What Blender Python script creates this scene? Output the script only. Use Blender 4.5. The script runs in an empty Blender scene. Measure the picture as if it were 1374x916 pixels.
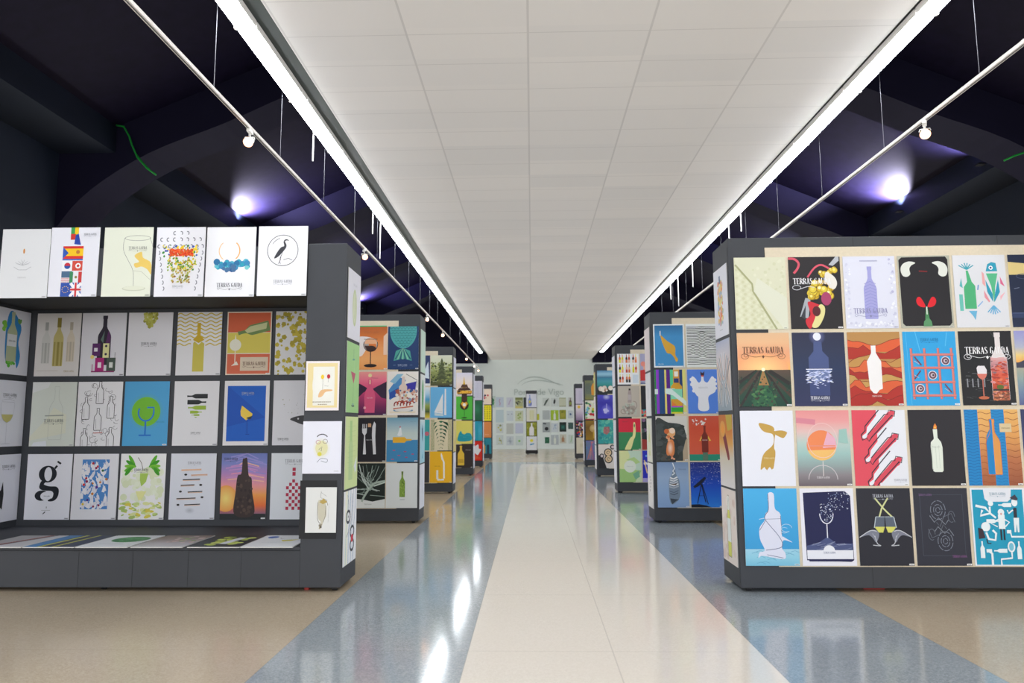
import bpy, math, random
from mathutils import Matrix, Vector

# ---------------------------------------------------------------- camera, world, light levels
SC = bpy.context.scene
COL = SC.collection
cam_d = bpy.data.cameras.new('camera')
cam = bpy.data.objects.new('camera', cam_d); COL.objects.link(cam)
cam_d.sensor_width = 36.0
cam_d.lens = 968.0 / 1374.0 * 36.0
cam_d.clip_end = 200
YAW, PITCH, ROLL = 0.02703, 0.11413, 0.005
F = Vector((-math.sin(YAW)*math.cos(PITCH), math.cos(YAW)*math.cos(PITCH), math.sin(PITCH)))
Rt = Vector((math.cos(YAW), math.sin(YAW), 0))
U = Rt.cross(F)
R2 = Rt*math.cos(ROLL) - U*math.sin(ROLL)
U2 = U*math.cos(ROLL) + Rt*math.sin(ROLL)
m = Matrix((R2, U2, -F)).transposed().to_4x4()
m.translation = Vector((0, 0, 1.5))
cam.matrix_world = m
cam_d.dof.use_dof = True
cam_d.dof.focus_distance = 8.0
cam_d.dof.aperture_fstop = 2.2
SC.camera = cam

w = bpy.data.worlds.new('world'); SC.world = w; w.use_nodes = True
w.node_tree.nodes['Background'].inputs[0].default_value = (0.5, 0.55, 0.7, 1)
w.node_tree.nodes['Background'].inputs[1].default_value = 0.05
SC.view_settings.view_transform = 'Standard'
SC.view_settings.look = 'None'
SC.view_settings.gamma = 1.0
SC.view_settings.use_curve_mapping = False
SC.view_settings.exposure = 0.2
SC.cycles.use_denoising = True
SC.cycles.max_bounces = 8
SC.cycles.diffuse_bounces = 6
SC.cycles.sample_clamp_indirect = 6.0
SC.cycles.caustics_reflective = False

TUBE = 25.0        # strip lights
WINDOW_W = 600.0   # daylight entering through the glazed front behind the camera
SIDE_FILL_W = 1300.0    # fill lights added at the side walls to brighten the ceiling
UPLIGHT_W = 1900.0
SPOT_E = 60.0

# daylight through the glazed front of the hall (Y = -8.8, behind the camera)
ad = bpy.data.lights.new('window_daylight', 'AREA'); ad.shape = 'RECTANGLE'
ad.size = 10.0; ad.size_y = 3.6; ad.energy = WINDOW_W; ad.color = (0.98, 0.98, 1.0)
ao = bpy.data.objects.new('window_daylight', ad); COL.objects.link(ao)
ao.location = (0.55, -8.7, 2.6); ao.rotation_euler = (math.radians(90), 0, 0)   # faces +Y

# added fill lights before the windowless side walls, lifting the ceiling from behind the stands
for sx_, nm_ in ((-9.05, 'left'), (10.65, 'right')):
    ld_ = bpy.data.lights.new('side_fill_light', 'AREA'); ld_.shape = 'RECTANGLE'
    ld_.size = 2.0; ld_.size_y = 50.0; ld_.energy = SIDE_FILL_W; ld_.color = (0.96, 0.97, 1.0)
    lo_ = bpy.data.objects.new('side_fill_light', ld_); COL.objects.link(lo_)
    lo_.location = (sx_, 17.5, 1.9); lo_.rotation_euler = (0, math.radians(-90 if sx_ < 0 else 90), 0)

# ---------------------------------------------------------------- helpers
def lin(h):
    if not isinstance(h, str): return tuple(h)
    if len(h) == 3: h = ''.join(q+q for q in h)
    v = [int(h[i:i+2], 16)/255 for i in (0, 2, 4)]
    return tuple(x/12.92 if x <= .04045 else ((x+.055)/1.055)**2.4 for x in v)

def mat(name, col, rough=.6, metal=0, spec=.5, noise=0.0, scale=20, bump=0.0, emit=None, estr=0):
    M = bpy.data.materials.new(name); M.use_nodes = True
    nt = M.node_tree; b = nt.nodes['Principled BSDF']
    c = lin(col)
    b.inputs['Base Color'].default_value = (*c, 1)
    b.inputs['Roughness'].default_value = rough
    b.inputs['Metallic'].default_value = metal
    b.inputs['Specular IOR Level'].default_value = spec
    tc = nt.nodes.new('ShaderNodeTexCoord'); n = nt.nodes.new('ShaderNodeTexNoise')
    n.inputs['Scale'].default_value = scale; n.inputs['Detail'].default_value = 6
    nt.links.new(tc.outputs['Object'], n.inputs['Vector'])
    if noise:
        mx = nt.nodes.new('ShaderNodeMix'); mx.data_type = 'RGBA'
        mx.inputs[6].default_value = (*[x*(1-noise) for x in c], 1)
        mx.inputs[7].default_value = (*[min(1, x*(1+noise)) for x in c], 1)
        nt.links.new(n.outputs['Fac'], mx.inputs[0]); nt.links.new(mx.outputs[2], b.inputs['Base Color'])
    if bump:
        bp = nt.nodes.new('ShaderNodeBump'); bp.inputs['Strength'].default_value = bump; bp.inputs['Distance'].default_value = .002
        nt.links.new(n.outputs['Fac'], bp.inputs['Height']); nt.links.new(bp.outputs[0], b.inputs['Normal'])
    if emit:
        b.inputs['Emission Color'].default_value = (*lin(emit), 1); b.inputs['Emission Strength'].default_value = estr
    return M

def mesh_obj(name, verts, faces, material, parent=None, loc=(0,0,0), smooth=False):
    me = bpy.data.meshes.new(name); me.from_pydata(verts, [], faces); me.update()
    if material: me.materials.append(material)
    if smooth:
        for p in me.polygons: p.use_smooth = True
    o = bpy.data.objects.new(name, me); COL.objects.link(o); o.location = loc
    if parent: o.parent = parent
    return o

class MB:
    """collects shapes for one mesh"""
    def __init__(s): s.v = []; s.f = []
    def box(s, x0, y0, z0, x1, y1, z1, b=0.0):
        n = len(s.v)
        if b:
            # chamfered vertical and horizontal edges: stack of three octagonal-ish rings
            def ring(i, z): return [(x0+i, y0+i, z), (x1-i, y0+i, z), (x1-i, y1-i, z), (x0+i, y1-i, z)]
            for i, z in ((b, z0), (0, z0+b), (0, z1-b), (b, z1)): s.v += ring(i, z)
            s.f.append((n+3, n+2, n+1, n)); s.f.append((n+12, n+13, n+14, n+15))
            for r in range(3):
                for k in range(4):
                    a = n+4*r+k; c = n+4*r+(k+1) % 4; s.f.append((a, c, c+4, a+4))
            return s
        s.v += [(x0,y0,z0),(x1,y0,z0),(x1,y1,z0),(x0,y1,z0),(x0,y0,z1),(x1,y0,z1),(x1,y1,z1),(x0,y1,z1)]
        s.f += [tuple(n+i for i in q) for q in ((3,2,1,0),(4,5,6,7),(0,1,5,4),(1,2,6,5),(2,3,7,6),(3,0,4,7))]
        return s
    def tube(s, pts, r, n=8, cap=True):
        base = len(s.v); P = [Vector(p) for p in pts]
        rr = r if isinstance(r, (list, tuple)) else [r]*len(P)
        for i, p in enumerate(P):
            d = (P[min(i+1, len(P)-1)] - P[max(i-1, 0)]).normalized()
            a = d.orthogonal().normalized() if i == 0 else (a - d*a.dot(d)).normalized()
            bb = d.cross(a)
            for k in range(n):
                t = 2*math.pi*k/n
                s.v.append(tuple(p + (a*math.cos(t) + bb*math.sin(t))*rr[i]))
        for i in range(len(P)-1):
            for k in range(n):
                q = base+i*n+k; q2 = base+i*n+(k+1) % n
                s.f.append((q, q2, q2+n, q+n))
        if cap:
            s.f.append(tuple(base+k for k in range(n))[::-1]); s.f.append(tuple(base+(len(P)-1)*n+k for k in range(n)))
        return s
    def prism(s, prof, y0, y1):
        """profile of (x, z) points swept along Y"""
        n = len(s.v); k = len(prof)
        s.v += [(x, y0, z) for x, z in prof] + [(x, y1, z) for x, z in prof]
        s.f.append(tuple(range(n, n+k))); s.f.append(tuple(range(n+k, n+2*k))[::-1])
        for i in range(k):
            j = (i+1) % k; s.f.append((n+i, n+k+i, n+k+j, n+j))
        return s
    def build(s, name, material, parent=None, loc=(0,0,0), smooth=False):
        return mesh_obj(name, s.v, s.f, material, parent, loc, smooth)

def empty(name, loc, label, cat, group=None):
    o = bpy.data.objects.new(name, None); COL.objects.link(o); o.location = loc
    o['label'] = label; o['category'] = cat
    if group: o['group'] = group
    return o
def tag(o, label, cat, group=None):
    o['label'] = label; o['category'] = cat
    if group: o['group'] = group
    return o
def struct(o, label=None):
    o['kind'] = 'structure'
    if label: o['label'] = label; o['category'] = o.name.split('_')[0]
    return o
def copy_tree(root):
    r = root.copy(); COL.objects.link(r)
    for ch in root.children:
        c = ch.copy(); COL.objects.link(c); c.parent = r
        for g in ch.children:
            d = g.copy(); COL.objects.link(d); d.parent = c
    return r

# ---------------------------------------------------------------- materials
M_PANEL = mat('charcoal_painted_board', '36393f', .62, noise=.10, scale=3, bump=.15)
M_BLACKB = mat('black_painted_board', '1c1d20', .7, noise=.1, scale=4)  # black board of the canopy, seams, backing card and plinth
M_PLY = mat('birch_plywood', 'd8ccb4', .6, noise=.10, scale=55, bump=.1)
M_NAVY = mat('dark_navy_paint', '0f1a2b', .6, noise=.25, scale=1.2)
M_ROOFB = mat('dark_roof_boards', '161228', .6, spec=.15, noise=.45, scale=5, bump=.5)
M_RIB = mat('dark_violet_rib_paint', '16142c', .7, spec=.2, noise=.2, scale=2)
M_WALLG = mat('pale_green_wall', 'e2ece9', .7, noise=.03, scale=2)
M_WHITE = mat('white_enamel', 'e8e6e2', .4)
M_RAIL = mat('white_track_enamel', 'd6cfc9', .4)
M_WIRE = mat('galvanised_wire', '6c6c74', .5, metal=.2)
M_BLACK = mat('black_rubber', '111214', .6)
M_RED = mat('red_plastic', 'a02820', .5)
M_STEEL = mat('grey_steel', '8a8c8e', .35, metal=.9)
M_TUBE = mat('strip_diffuser_glow', 'ffffff', .4, emit='f4faff', estr=TUBE)
M_BULB = mat('halogen_bulb_glow', 'ffffff', .3, emit='ffb880', estr=SPOT_E)
M_REFL = mat('reflector_halo_glow', 'ffffff', .3, emit='ff9a4a', estr=2.2)  # emission on the reflector imitates the orange halo around the bulb
M_GREEN = mat('green_cable', '1f9a3c', .5, spec=.3)
M_DARKPL = mat('dark_ceiling_channel', '2c3634', .5)
M_LOGO = mat('grey_wall_lettering', 'bcc9c5', .6)
M_GREENB = mat('green_card', '3cb878', .6)

# printed paper: the printed colour is stored with the print, paper grain is a fine noise
M_PRINT = bpy.data.materials.new('printed_paper'); M_PRINT.use_nodes = True
nt = M_PRINT.node_tree; bs = nt.nodes['Principled BSDF']
at = nt.nodes.new('ShaderNodeAttribute'); at.attribute_name = 'ink'
tc = nt.nodes.new('ShaderNodeTexCoord'); nz = nt.nodes.new('ShaderNodeTexNoise'); nz.inputs['Scale'].default_value = 260
nt.links.new(tc.outputs['Object'], nz.inputs['Vector'])
hs = nt.nodes.new('ShaderNodeMix'); hs.data_type = 'RGBA'; hs.blend_type = 'MULTIPLY'; hs.inputs[0].default_value = .05
nt.links.new(at.outputs['Color'], hs.inputs[6]); nt.links.new(nz.outputs['Fac'], hs.inputs[7])
nt.links.new(hs.outputs[2], bs.inputs['Base Color'])
bs.inputs['Roughness'].default_value = .5; bs.inputs['Specular IOR Level'].default_value = .35

# ---------------------------------------------------------------- floor
def floor_material():
    M = bpy.data.materials.new('terrazzo_floor'); M.use_nodes = True
    nt = M.node_tree; b = nt.nodes['Principled BSDF']; L = nt.links; N = nt.nodes.new
    tc = N('ShaderNodeTexCoord'); sp = N('ShaderNodeSeparateXYZ'); L.new(tc.outputs['Object'], sp.inputs[0])
    def M2(op, a, bb):
        n = N('ShaderNodeMath'); n.operation = op
        for i, v in enumerate((a, bb)):
            if v is None: continue
            if isinstance(v, (int, float)): n.inputs[i].default_value = v
            else: L.new(v, n.inputs[i])
        return n.outputs[0]
    def mix(f, a, bb):
        n = N('ShaderNodeMix'); n.data_type = 'RGBA'
        L.new(f, n.inputs[0])
        for i, v in ((6, a), (7, bb)):
            if isinstance(v, tuple): n.inputs[i].default_value = (*v, 1)
            else: L.new(v, n.inputs[i])
        return n.outputs[2]
    X, Y = sp.outputs[0], sp.outputs[1]
    band = lambda v, lo, hi: M2('MULTIPLY', M2('GREATER_THAN', v, lo), M2('LESS_THAN', v, hi))
    cream = M2('MULTIPLY', band(X, -.424, 1.442), M2('LESS_THAN', Y, 26.8))
    blue = M2('MULTIPLY', band(X, -1.649, 2.667), M2('LESS_THAN', Y, 28.1))
    def noise(scale, detail=2):
        n = N('ShaderNodeTexNoise'); n.inputs['Scale'].default_value = scale; n.inputs['Detail'].default_value = detail
        L.new(tc.outputs['Object'], n.inputs['Vector']); return n.outputs['Fac']
    vo = N('ShaderNodeTexVoronoi'); vo.inputs['Scale'].default_value = 110; L.new(tc.outputs['Object'], vo.inputs['Vector'])
    sv = N('ShaderNodeSeparateColor'); L.new(vo.outputs['Color'], sv.inputs[0])
    speck = sv.outputs[0]
    big = noise(1.3, 4)
    ctan = mix(speck, lin('aa9880'), lin('c8b8a0')); ctan = mix(big, ctan, lin('bcac94'))
    cblu = mix(speck, lin('7b838a'), lin('b2b8bc')); cblu2 = mix(big, cblu, lin('98a0a6'))
    ccre = mix(speck, lin('dcd3c7'), lin('ebe4da')); ccre = mix(big, ccre, lin('e4dbcf'))
    c = mix(blue, ctan, cblu2); c = mix(cream, c, ccre)
    # joints
    def joint(v, period, off, wd):
        t = M2('MODULO', M2('ADD', v, 100*period - off), period)
        return M2('LESS_THAN', t, wd)
    j = joint(Y, 1.55, 0.2, .006)
    j2 = band(X, .503, .511)
    j3 = M2('MAXIMUM', j, M2('MULTIPLY', j2, M2('LESS_THAN', Y, 26.8)))
    for e in (-1.649, -.424, 1.442, 2.667): j3 = M2('MAXIMUM', j3, band(X, e-.003, e+.003))
    jf = M2('MULTIPLY', j3, .22)
    c = mix(jf, c, lin('5a5348'))
    L.new(c, b.inputs['Base Color'])
    r = M2('ADD', M2('MULTIPLY', noise(2.2, 5), .08), .07)
    tanf = M2('SUBTRACT', 1.0, blue)
    r = M2('ADD', r, M2('MULTIPLY', tanf, .08))
    L.new(r, b.inputs['Roughness'])
    b.inputs['Specular IOR Level'].default_value = .6
    return M
o = MB().box(-9.2, -9.0, -.2, 10.9, 43.2, .045).build('floor', floor_material())
struct(o, 'polished floor with cream centre strip, blue-grey bands and tan sides')

# ---------------------------------------------------------------- suspended ceiling
def ceiling_material():
    M = bpy.data.materials.new('ceiling_tiles'); M.use_nodes = True
    nt = M.node_tree; b = nt.nodes['Principled BSDF']; L = nt.links; N = nt.nodes.new
    tc = N('ShaderNodeTexCoord'); sp = N('ShaderNodeSeparateXYZ'); L.new(tc.outputs['Object'], sp.inputs[0])
    def M2(op, a, bb):
        n = N('ShaderNodeMath'); n.operation = op
        for i, v in enumerate((a, bb)):
            if isinstance(v, (int, float)): n.inputs[i].default_value = v
            else: L.new(v, n.inputs[i])
        return n.outputs[0]
    def grid(v, period, off, wd):
        return M2('LESS_THAN', M2('MODULO', M2('ADD', v, 100*period - off + wd/2), period), wd)
    gx = grid(sp.outputs[0], 1.2, -.01, .022); gy = grid(sp.outputs[1], .6, .1157, .012)
    g = M2('MULTIPLY', M2('MAXIMUM', M2('MULTIPLY', gx, .8), M2('MULTIPLY', gy, .7)), .30)
    tile = N('ShaderNodeTexWhiteNoise'); sn = N('ShaderNodeVectorMath'); sn.operation = 'SNAP'
    sn.inputs[1].default_value = (1.2, .6, 10); L.new(tc.outputs['Object'], sn.inputs[0]); L.new(sn.outputs[0], tile.inputs['Vector'])
    mx = N('ShaderNodeMix'); mx.data_type = 'RGBA'; mx.inputs[6].default_value = (*lin('e2e0de'), 1); mx.inputs[7].default_value = (*lin('e9e6e3'), 1)
    L.new(tile.outputs['Value'], mx.inputs[0])
    m2 = N('ShaderNodeMix'); m2.data_type = 'RGBA'; L.new(g, m2.inputs[0]); L.new(mx.outputs[2], m2.inputs[6]); m2.inputs[7].default_value = (*lin('7d7b7a'), 1)
    L.new(m2.outputs[2], b.inputs['Base Color']); b.inputs['Roughness'].default_value = .85
    return M
o = MB().box(-2.43, -9.0, 5.33, 3.57, 43.0, 5.36).build('ceiling', ceiling_material())
struct(o, 'long white suspended tile ceiling over the central aisle')
for sgn, x0, x1 in (('left', -2.60, -2.435), ('right', 3.575, 3.60)):
    o = MB().box(x0, -9.0, 5.345, x1, 38.2, 5.60).build('trim_' + sgn, M_DARKPL)
    struct(o, 'dark channel along the %s edge of the ceiling' % sgn)

# ---------------------------------------------------------------- hall shell
XC = .8
curve = [(-9.5, 4.4), (-9.06, 5.28), (-8.46, 6.0), (-7.34, 6.73), (-5.9, 7.3), (-4.76, 7.81), (-3.68, 8.24), (-1.8, 8.7), (XC, 8.9)]
curve = curve + [(2*XC-x, z) for x, z in curve[-2::-1]]
def smooth(P, n=4):
    out = []
    for i in range(len(P)-1):
        p0, p1, p2, p3 = P[max(i-1, 0)], P[i], P[i+1], P[min(i+2, len(P)-1)]
        for k in range(n):
            t = k/n
            out.append(tuple(.5*((2*b)+(c-a)*t+(2*a-5*b+4*c-d)*t*t+(3*b-a-3*c+d)*t**3) for a, b, c, d in zip(p0, p1, p2, p3)))
    return out+[P[-1]]
curve = smooth(curve)
roof = [(-8.0, 7.28), (-6.35, 7.98), (-5.19, 8.48), (-3.0, 9.3), (XC, 10.0)]
roof = roof + [(2*XC-x, z) for x, z in roof[-2::-1]]
WL, WR = -9.1, 2*XC + 9.1
struct(MB().box(WL-.25, -9.0, 0, WL, 43.2, 7.6).build('wall_left', M_NAVY), 'dark navy left side wall of the hall')
struct(MB().box(WR, -9.0, 0, WR+.25, 43.2, 7.6).build('wall_right', M_NAVY), 'dark navy right side wall of the hall')
struct(MB().box(WL-.2, 43.0, 0, WR+.2, 43.25, 10.3).build('wall_far', M_WALLG), 'pale green end wall of the hall')
for x0_, x1_, nm_ in ((WL, -2.62, 'left'), (3.62, WR, 'right')):
    struct(MB().box(x0_, 42.86, 5.12, x1_, 42.99, 9.0).build('trim_far_' + nm_, M_RIB), 'dark lintel over the %s side bay at the end of the hall' % nm_)
# wall behind the camera, with its glazed opening
wb = MB().box(WL, -9.25, 0, -4.6, -9.0, 10.2).box(5.7, -9.25, 0, WR, -9.0, 10.2).box(-4.6, -9.25, 4.5, 5.7, -9.0, 10.2).box(-4.6, -9.25, 0, 5.7, -9.0, .7)
struct(wb.build('wall_near', M_WALLG), 'pale wall with a wide glazed opening')
# roof slab
rp = MB(); k = len(roof)
rp.prism(roof + [(x, z+.15) for x, z in roof[::-1]], -9.0, 43.0)
struct(rp.build('roof', M_ROOFB), 'dark boarded roof above the side bays')
for s, nm in ((-1, 'left'), (1, 'right')):
    X = lambda x: x if s < 0 else 2*XC - x
    a, bb = sorted((X(-8.0), X(-9.15)))
    struct(MB().box(a, -9.0, 6.74, bb, 43.0, 7.28).build('trim_eave_' + nm, M_NAVY), 'dark eave beam along the %s wall' % nm)
# transverse arched ribs
for i in range(7):
    y0 = -8.0 + 7.07*i
    o = MB()
    # built as quads between the arch and the roof line so that both sides stay clean
    n = len(curve)
    top = []
    for x, z in curve:
        if x <= roof[0][0]: tz = 7.35
        elif x >= roof[-1][0]: tz = 7.35
        else:
            for (xa, za), (xb, zb) in zip(roof, roof[1:]):
                if xa <= x <= xb: tz = za + (zb-za)*(x-xa)/(xb-xa); break
        top.append((x, max(tz-.012, z+.02)))
    b0 = len(o.v)
    yy = (y0 if i else -8.4, (y0 if i else -8.4)+.95)
    for Yv in yy: o.v += [(x, Yv, z) for x, z in curve] + [(x, Yv, z) for x, z in top]
    for q in range(n-1):
        o.f.append((q, q+1, n+q+1, n+q)); o.f.append((2*n+q+1, 2*n+q, 3*n+q, 3*n+q+1))
        o.f.append((q+1, q, 2*n+q, 2*n+q+1)); o.f.append((n+q, n+q+1, 3*n+q+1, 3*n+q))
    struct(o.build('trim_rib_%d' % (i+1), M_RIB))

# ---------------------------------------------------------------- strip lights in two rows
def strip_light(loc, wd, label, group):
    r = empty('strip_light', loc, label, 'ceiling light', group)
    L_ = 1.55
    MB().box(-wd/2, 0, .014, wd/2, L_, .085, .004).build('light_housing', M_WHITE, r)
    # curved diffuser
    d = MB(); pr = [(-wd/2+.006, .013)] + [((wd/2-.006)*math.cos(t), .013-.03*math.sin(t)**.7) for t in [math.pi*(1-q/8) for q in range(1, 8)]] + [(wd/2-.006, .013)]
    d.prism(pr, .006, L_-.006).build('light_diffuser', M_TUBE, r)
    for yb in (.3, 1.2): MB().box(-.012, yb, .085, .012, yb+.03, .10).build('hanging_bracket', M_STEEL, r)
    c = MB().box(-wd/2-.012, L_-.02, .0, wd/2+.012, L_+.012, .05).build('joint_clip', M_WHITE, r)
    return r
for side, x, wd, tx in (('left', -2.70, .20, 'left'), ('right', 3.70, .19, 'right')):
    pr = None
    for k in range(-9, 20):
        y = 6.46 + 1.575*k
        if y > 37: break
        if pr is None:
            pr = strip_light((x, y, 5.26), wd, 'white glowing strip light in the continuous row along the %s edge of the ceiling' % side, 'strip lights along the %s ceiling edge' % side)
        else:
            q = copy_tree(pr); q.location = (x, y, 5.26)

# ---------------------------------------------------------------- lighting tracks with wires, drop rods and spotlights
def track(x, y1, side):
    r = empty('lighting_track', (x, 0, 4.50), 'thin white lighting track hung on wires over the %s display stands' % side, 'lighting track')
    MB().box(-.018, -6, -.018, .018, y1, .018, .003).build('rail', M_RAIL, r)
    MB().box(-.006, -6, -.0195, .006, y1, -.0175).build('rail_groove', M_DARKPL, r)
    y = -4.2
    while y < y1:
        MB().tube([(0, y, .018), (0, y, 4.0)], .003, 5).build('suspension_wire', M_WIRE, r)
        y += 1.72 if y < 20 else 3.4
    return r
track(-2.84, 38.8, 'left'); track(3.94, 38.8, 'right')
ROD_L = [(9.5, .50), (13.2, .45), (13.9, .75), (30, .3)]
for x, side, rods in ((-2.83, 'left', [(9.0, .40, 'nearest of the left three'), (12.55, .42, 'shorter one of the left pair'), (13.2, .72, 'longer one of the left pair')]),
                      (3.83, 'right', [(12.9, .36, 'nearest on the right'), (13.7, .50, 'second on the right'), (16.9, .62, 'third on the right'), (18.6, .80, 'longest far one on the right'), (19.6, .45, 'farthest on the right')])):
    for y, l, wh in rods:
        o = MB().tube([(0, 0, 0), (0, 0, -l)], .011, 6).build('drop_rod', M_WHITE, None, (x, y, 5.32))
        tag(o, 'short white drop rod under the strip lights, ' + wh, 'rod', 'drop rods beside the strip lights')
        sx = 1 if side == 'left' else -1
        MB().box(min(0, .2*sx), -.01, .038, max(0, .2*sx), .01, .055).box(-.008, -.008, -.005, .008, .008, .055).build('rod_arm', M_WHITE, o)

def spotlight(loc, tilt, rz, label, group):
    r = empty('track_spotlight', loc, label, 'spotlight', group)
    r.rotation_euler = (0, 0, rz)
    MB().box(-.02, -.05, -.035, .02, .05, .0, .004).build('track_adapter', M_WHITE, r)
    MB().tube([(0, 0, -.03), (0, 0, -.075)], .012, 8).tube([(-.05, 0, -.10), (-.045, 0, -.078), (.045, 0, -.078), (.05, 0, -.10)], .006, 6).build('yoke_arm', M_WHITE, r)
    h = MB().tube([(0, .062, 0), (0, .05, 0), (0, .0, 0), (0, -.055, 0)], [.028, .036, .038, .05], 16).build('lamp_head', M_WHITE, r, (0, 0, -.12), True)
    h.rotation_euler = (tilt, 0, 0)
    l = MB().tube([(0, -.05, 0), (0, -.060, 0), (0, -.066, 0)], [.030, .024, .010], 16).build('bulb', M_BULB, h, smooth=True)
    MB().tube([(0, -.049, 0), (0, -.056, 0)], [.046, .049], 20).build('reflector', M_REFL, h)
    return r
sp0 = None
for y, rz in ((6.96, .1), (12.0, .5), (19.4, .3), (22.9, .1), (31.4, .0), (35.4, .6), (38.2, .2)):
    lab = {6.96: 'white spotlight glowing orange on the left track, nearest above the booth', 12.0: 'white spotlight on the left track just past the grey booth pillar',
           19.4: 'dim white spotlight on the left track above the tree poster stand', 22.9: 'small white spotlight on the left track, second before the bright one',
           31.4: 'bright orange-glowing spotlight far down the left track', 35.4: 'small spotlight far down the left track, before the last',
           38.2: 'last small glowing spotlight at the end of the left track'}[y]
    if sp0 is None: q = sp0 = spotlight((-2.84, y, 4.482), .55, rz, lab, 'spotlights on the left track')
    else: q = copy_tree(sp0); q.location = (-2.84, y, 4.482); q.rotation_euler = (0, 0, rz); q['label'] = lab
q = copy_tree(sp0); q.location = (3.94, 7.02, 4.482); q.rotation_euler = (0, 0, -.5)
q['label'] = 'white spotlight glowing orange on the right track'; del q['group']

# uplights that wash the boarded roof from the eave
for x, y, e, col, wh in ((-7.94, 19.0, 1.0, (.72, .68, 1), 'just above the white top posters'), (9.54, 18.4, 1.3, (.74, .70, 1), 'casting the brightest glow'), (9.54, 15.0, .6, (.70, .70, 1), 'casting the smaller nearer glow'),
                     (-7.94, 26, .5, (.6, .55, 1), 'midway down the hall'), (-7.94, 33, .5, (.5, .45, 1), 'far down the hall'), (9.54, 25.5, .5, (.5, .5, 1), 'behind the grey board stand')):
    s = -1 if x < 0 else 1
    r = empty('eave_uplight', (x-s*.06, y, 6.92), 'small roof uplight on the %s eave beam, %s' % ('left' if s < 0 else 'right', wh), 'uplight')
    MB().box(min(-.045, s*.1195), -.08, -.03, max(.045, s*.1195), .08, .0).build('lamp_base', M_BLACK, r)
    ld = bpy.data.lights.new('uplight_lamp', 'SPOT'); ld.energy = UPLIGHT_W*e; ld.color = col; ld.spot_size = math.radians(140); ld.spot_blend = 1; ld.shadow_soft_size = .03
    lo = bpy.data.objects.new('uplight_lamp', ld); COL.objects.link(lo); lo.parent = r
    lo.location = (0, 0, .04)
    lo.rotation_euler = (0, math.radians(150*s), 0)

# green cables
o = MB().tube([(-7.95, 13.1, 7.25), (-7.80, 13.1, 7.22), (-7.68, 13.1, 7.02), (-7.62, 13.1, 6.85), (-7.5, 13.1, 6.6), (-7.3, 13.1, 6.38), (-7.12, 13.1, 6.25)], .018, 6).tube([(-7.70, 13.14, 7.0), (-7.58, 13.14, 6.72), (-7.4, 13.14, 6.5), (-7.2, 13.14, 6.3)], .012, 6).build('hanging_cable', M_GREEN, smooth=True)
tag(o, 'bright green cable drooping across the dark arch on the left', 'cable')
o = MB().tube([(8.75, 13.1, 6.29), (8.95, 13.1, 6.38), (9.2, 13.1, 6.46), (9.5, 13.1, 6.55)], .018, 6).build('hanging_cable', M_GREEN, smooth=True)
tag(o, 'green cable at the dark arch by the right edge of the roof', 'cable')

# ---------------------------------------------------------------- vector prints
LET = {
 'T': (.8, [('t', (0, 1), (.8, 1)), ('v', (.4, 0), (.4, 1)), ('t', (0, .86), (0, 1)), ('t', (.8, .86), (.8, 1)), ('t', (.2, 0), (.6, 0))]),
 'E': (.7, [('v', (.15, 0), (.15, 1)), ('t', (0, 1), (.65, 1)), ('t', (.15, .52), (.5, .52)), ('t', (0, 0), (.65, 0)), ('t', (.65, 0), (.65, .14)), ('t', (.65, .86), (.65, 1))]),
 'R': (.8, [('v', (.15, 0), (.15, 1)), ('t', (0, 1), (.5, 1)), ('v', (.62, .6), (.62, .92)), ('t', (.15, .52), (.5, .52)), ('v', (.42, .5), (.72, 0)), ('t', (0, 0), (.32, 0))]),
 'A': (.8, [('t', (.08, 0), (.4, 1)), ('v', (.4, 1), (.68, 0)), ('t', (.2, .33), (.6, .33)), ('t', (0, 0), (.22, 0)), ('t', (.55, 0), (.82, 0))]),
 'S': (.65, [('t', (.55, .82), (.4, 1)), ('t', (.4, 1), (.2, 1)), ('v', (.12, .95), (.12, .65)), ('v', (.12, .65), (.52, .36)), ('v', (.52, .36), (.52, .08)), ('t', (.45, 0), (.2, 0)), ('t', (.2, 0), (.05, .18))]),
 'G': (.75, [('t', (.62, .8), (.48, 1)), ('t', (.48, 1), (.28, 1)), ('v', (.15, .92), (.15, .08)), ('t', (.28, 0), (.5, 0)), ('v', (.6, .45), (.6, .03)), ('t', (.42, .45), (.74, .45))]),
 'U': (.75, [('v', (.15, 1), (.15, .1)), ('t', (.2, 0), (.55, 0)), ('t', (.62, .08), (.62, 1)), ('t', (0, 1), (.3, 1)), ('t', (.5, 1), (.74, 1))]),
 'D': (.75, [('v', (.15, 0), (.15, 1)), ('t', (0, 1), (.48, 1)), ('v', (.6, .12), (.6, .88)), ('t', (0, 0), (.48, 0))]),
 ' ': (.3, []),
}

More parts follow.
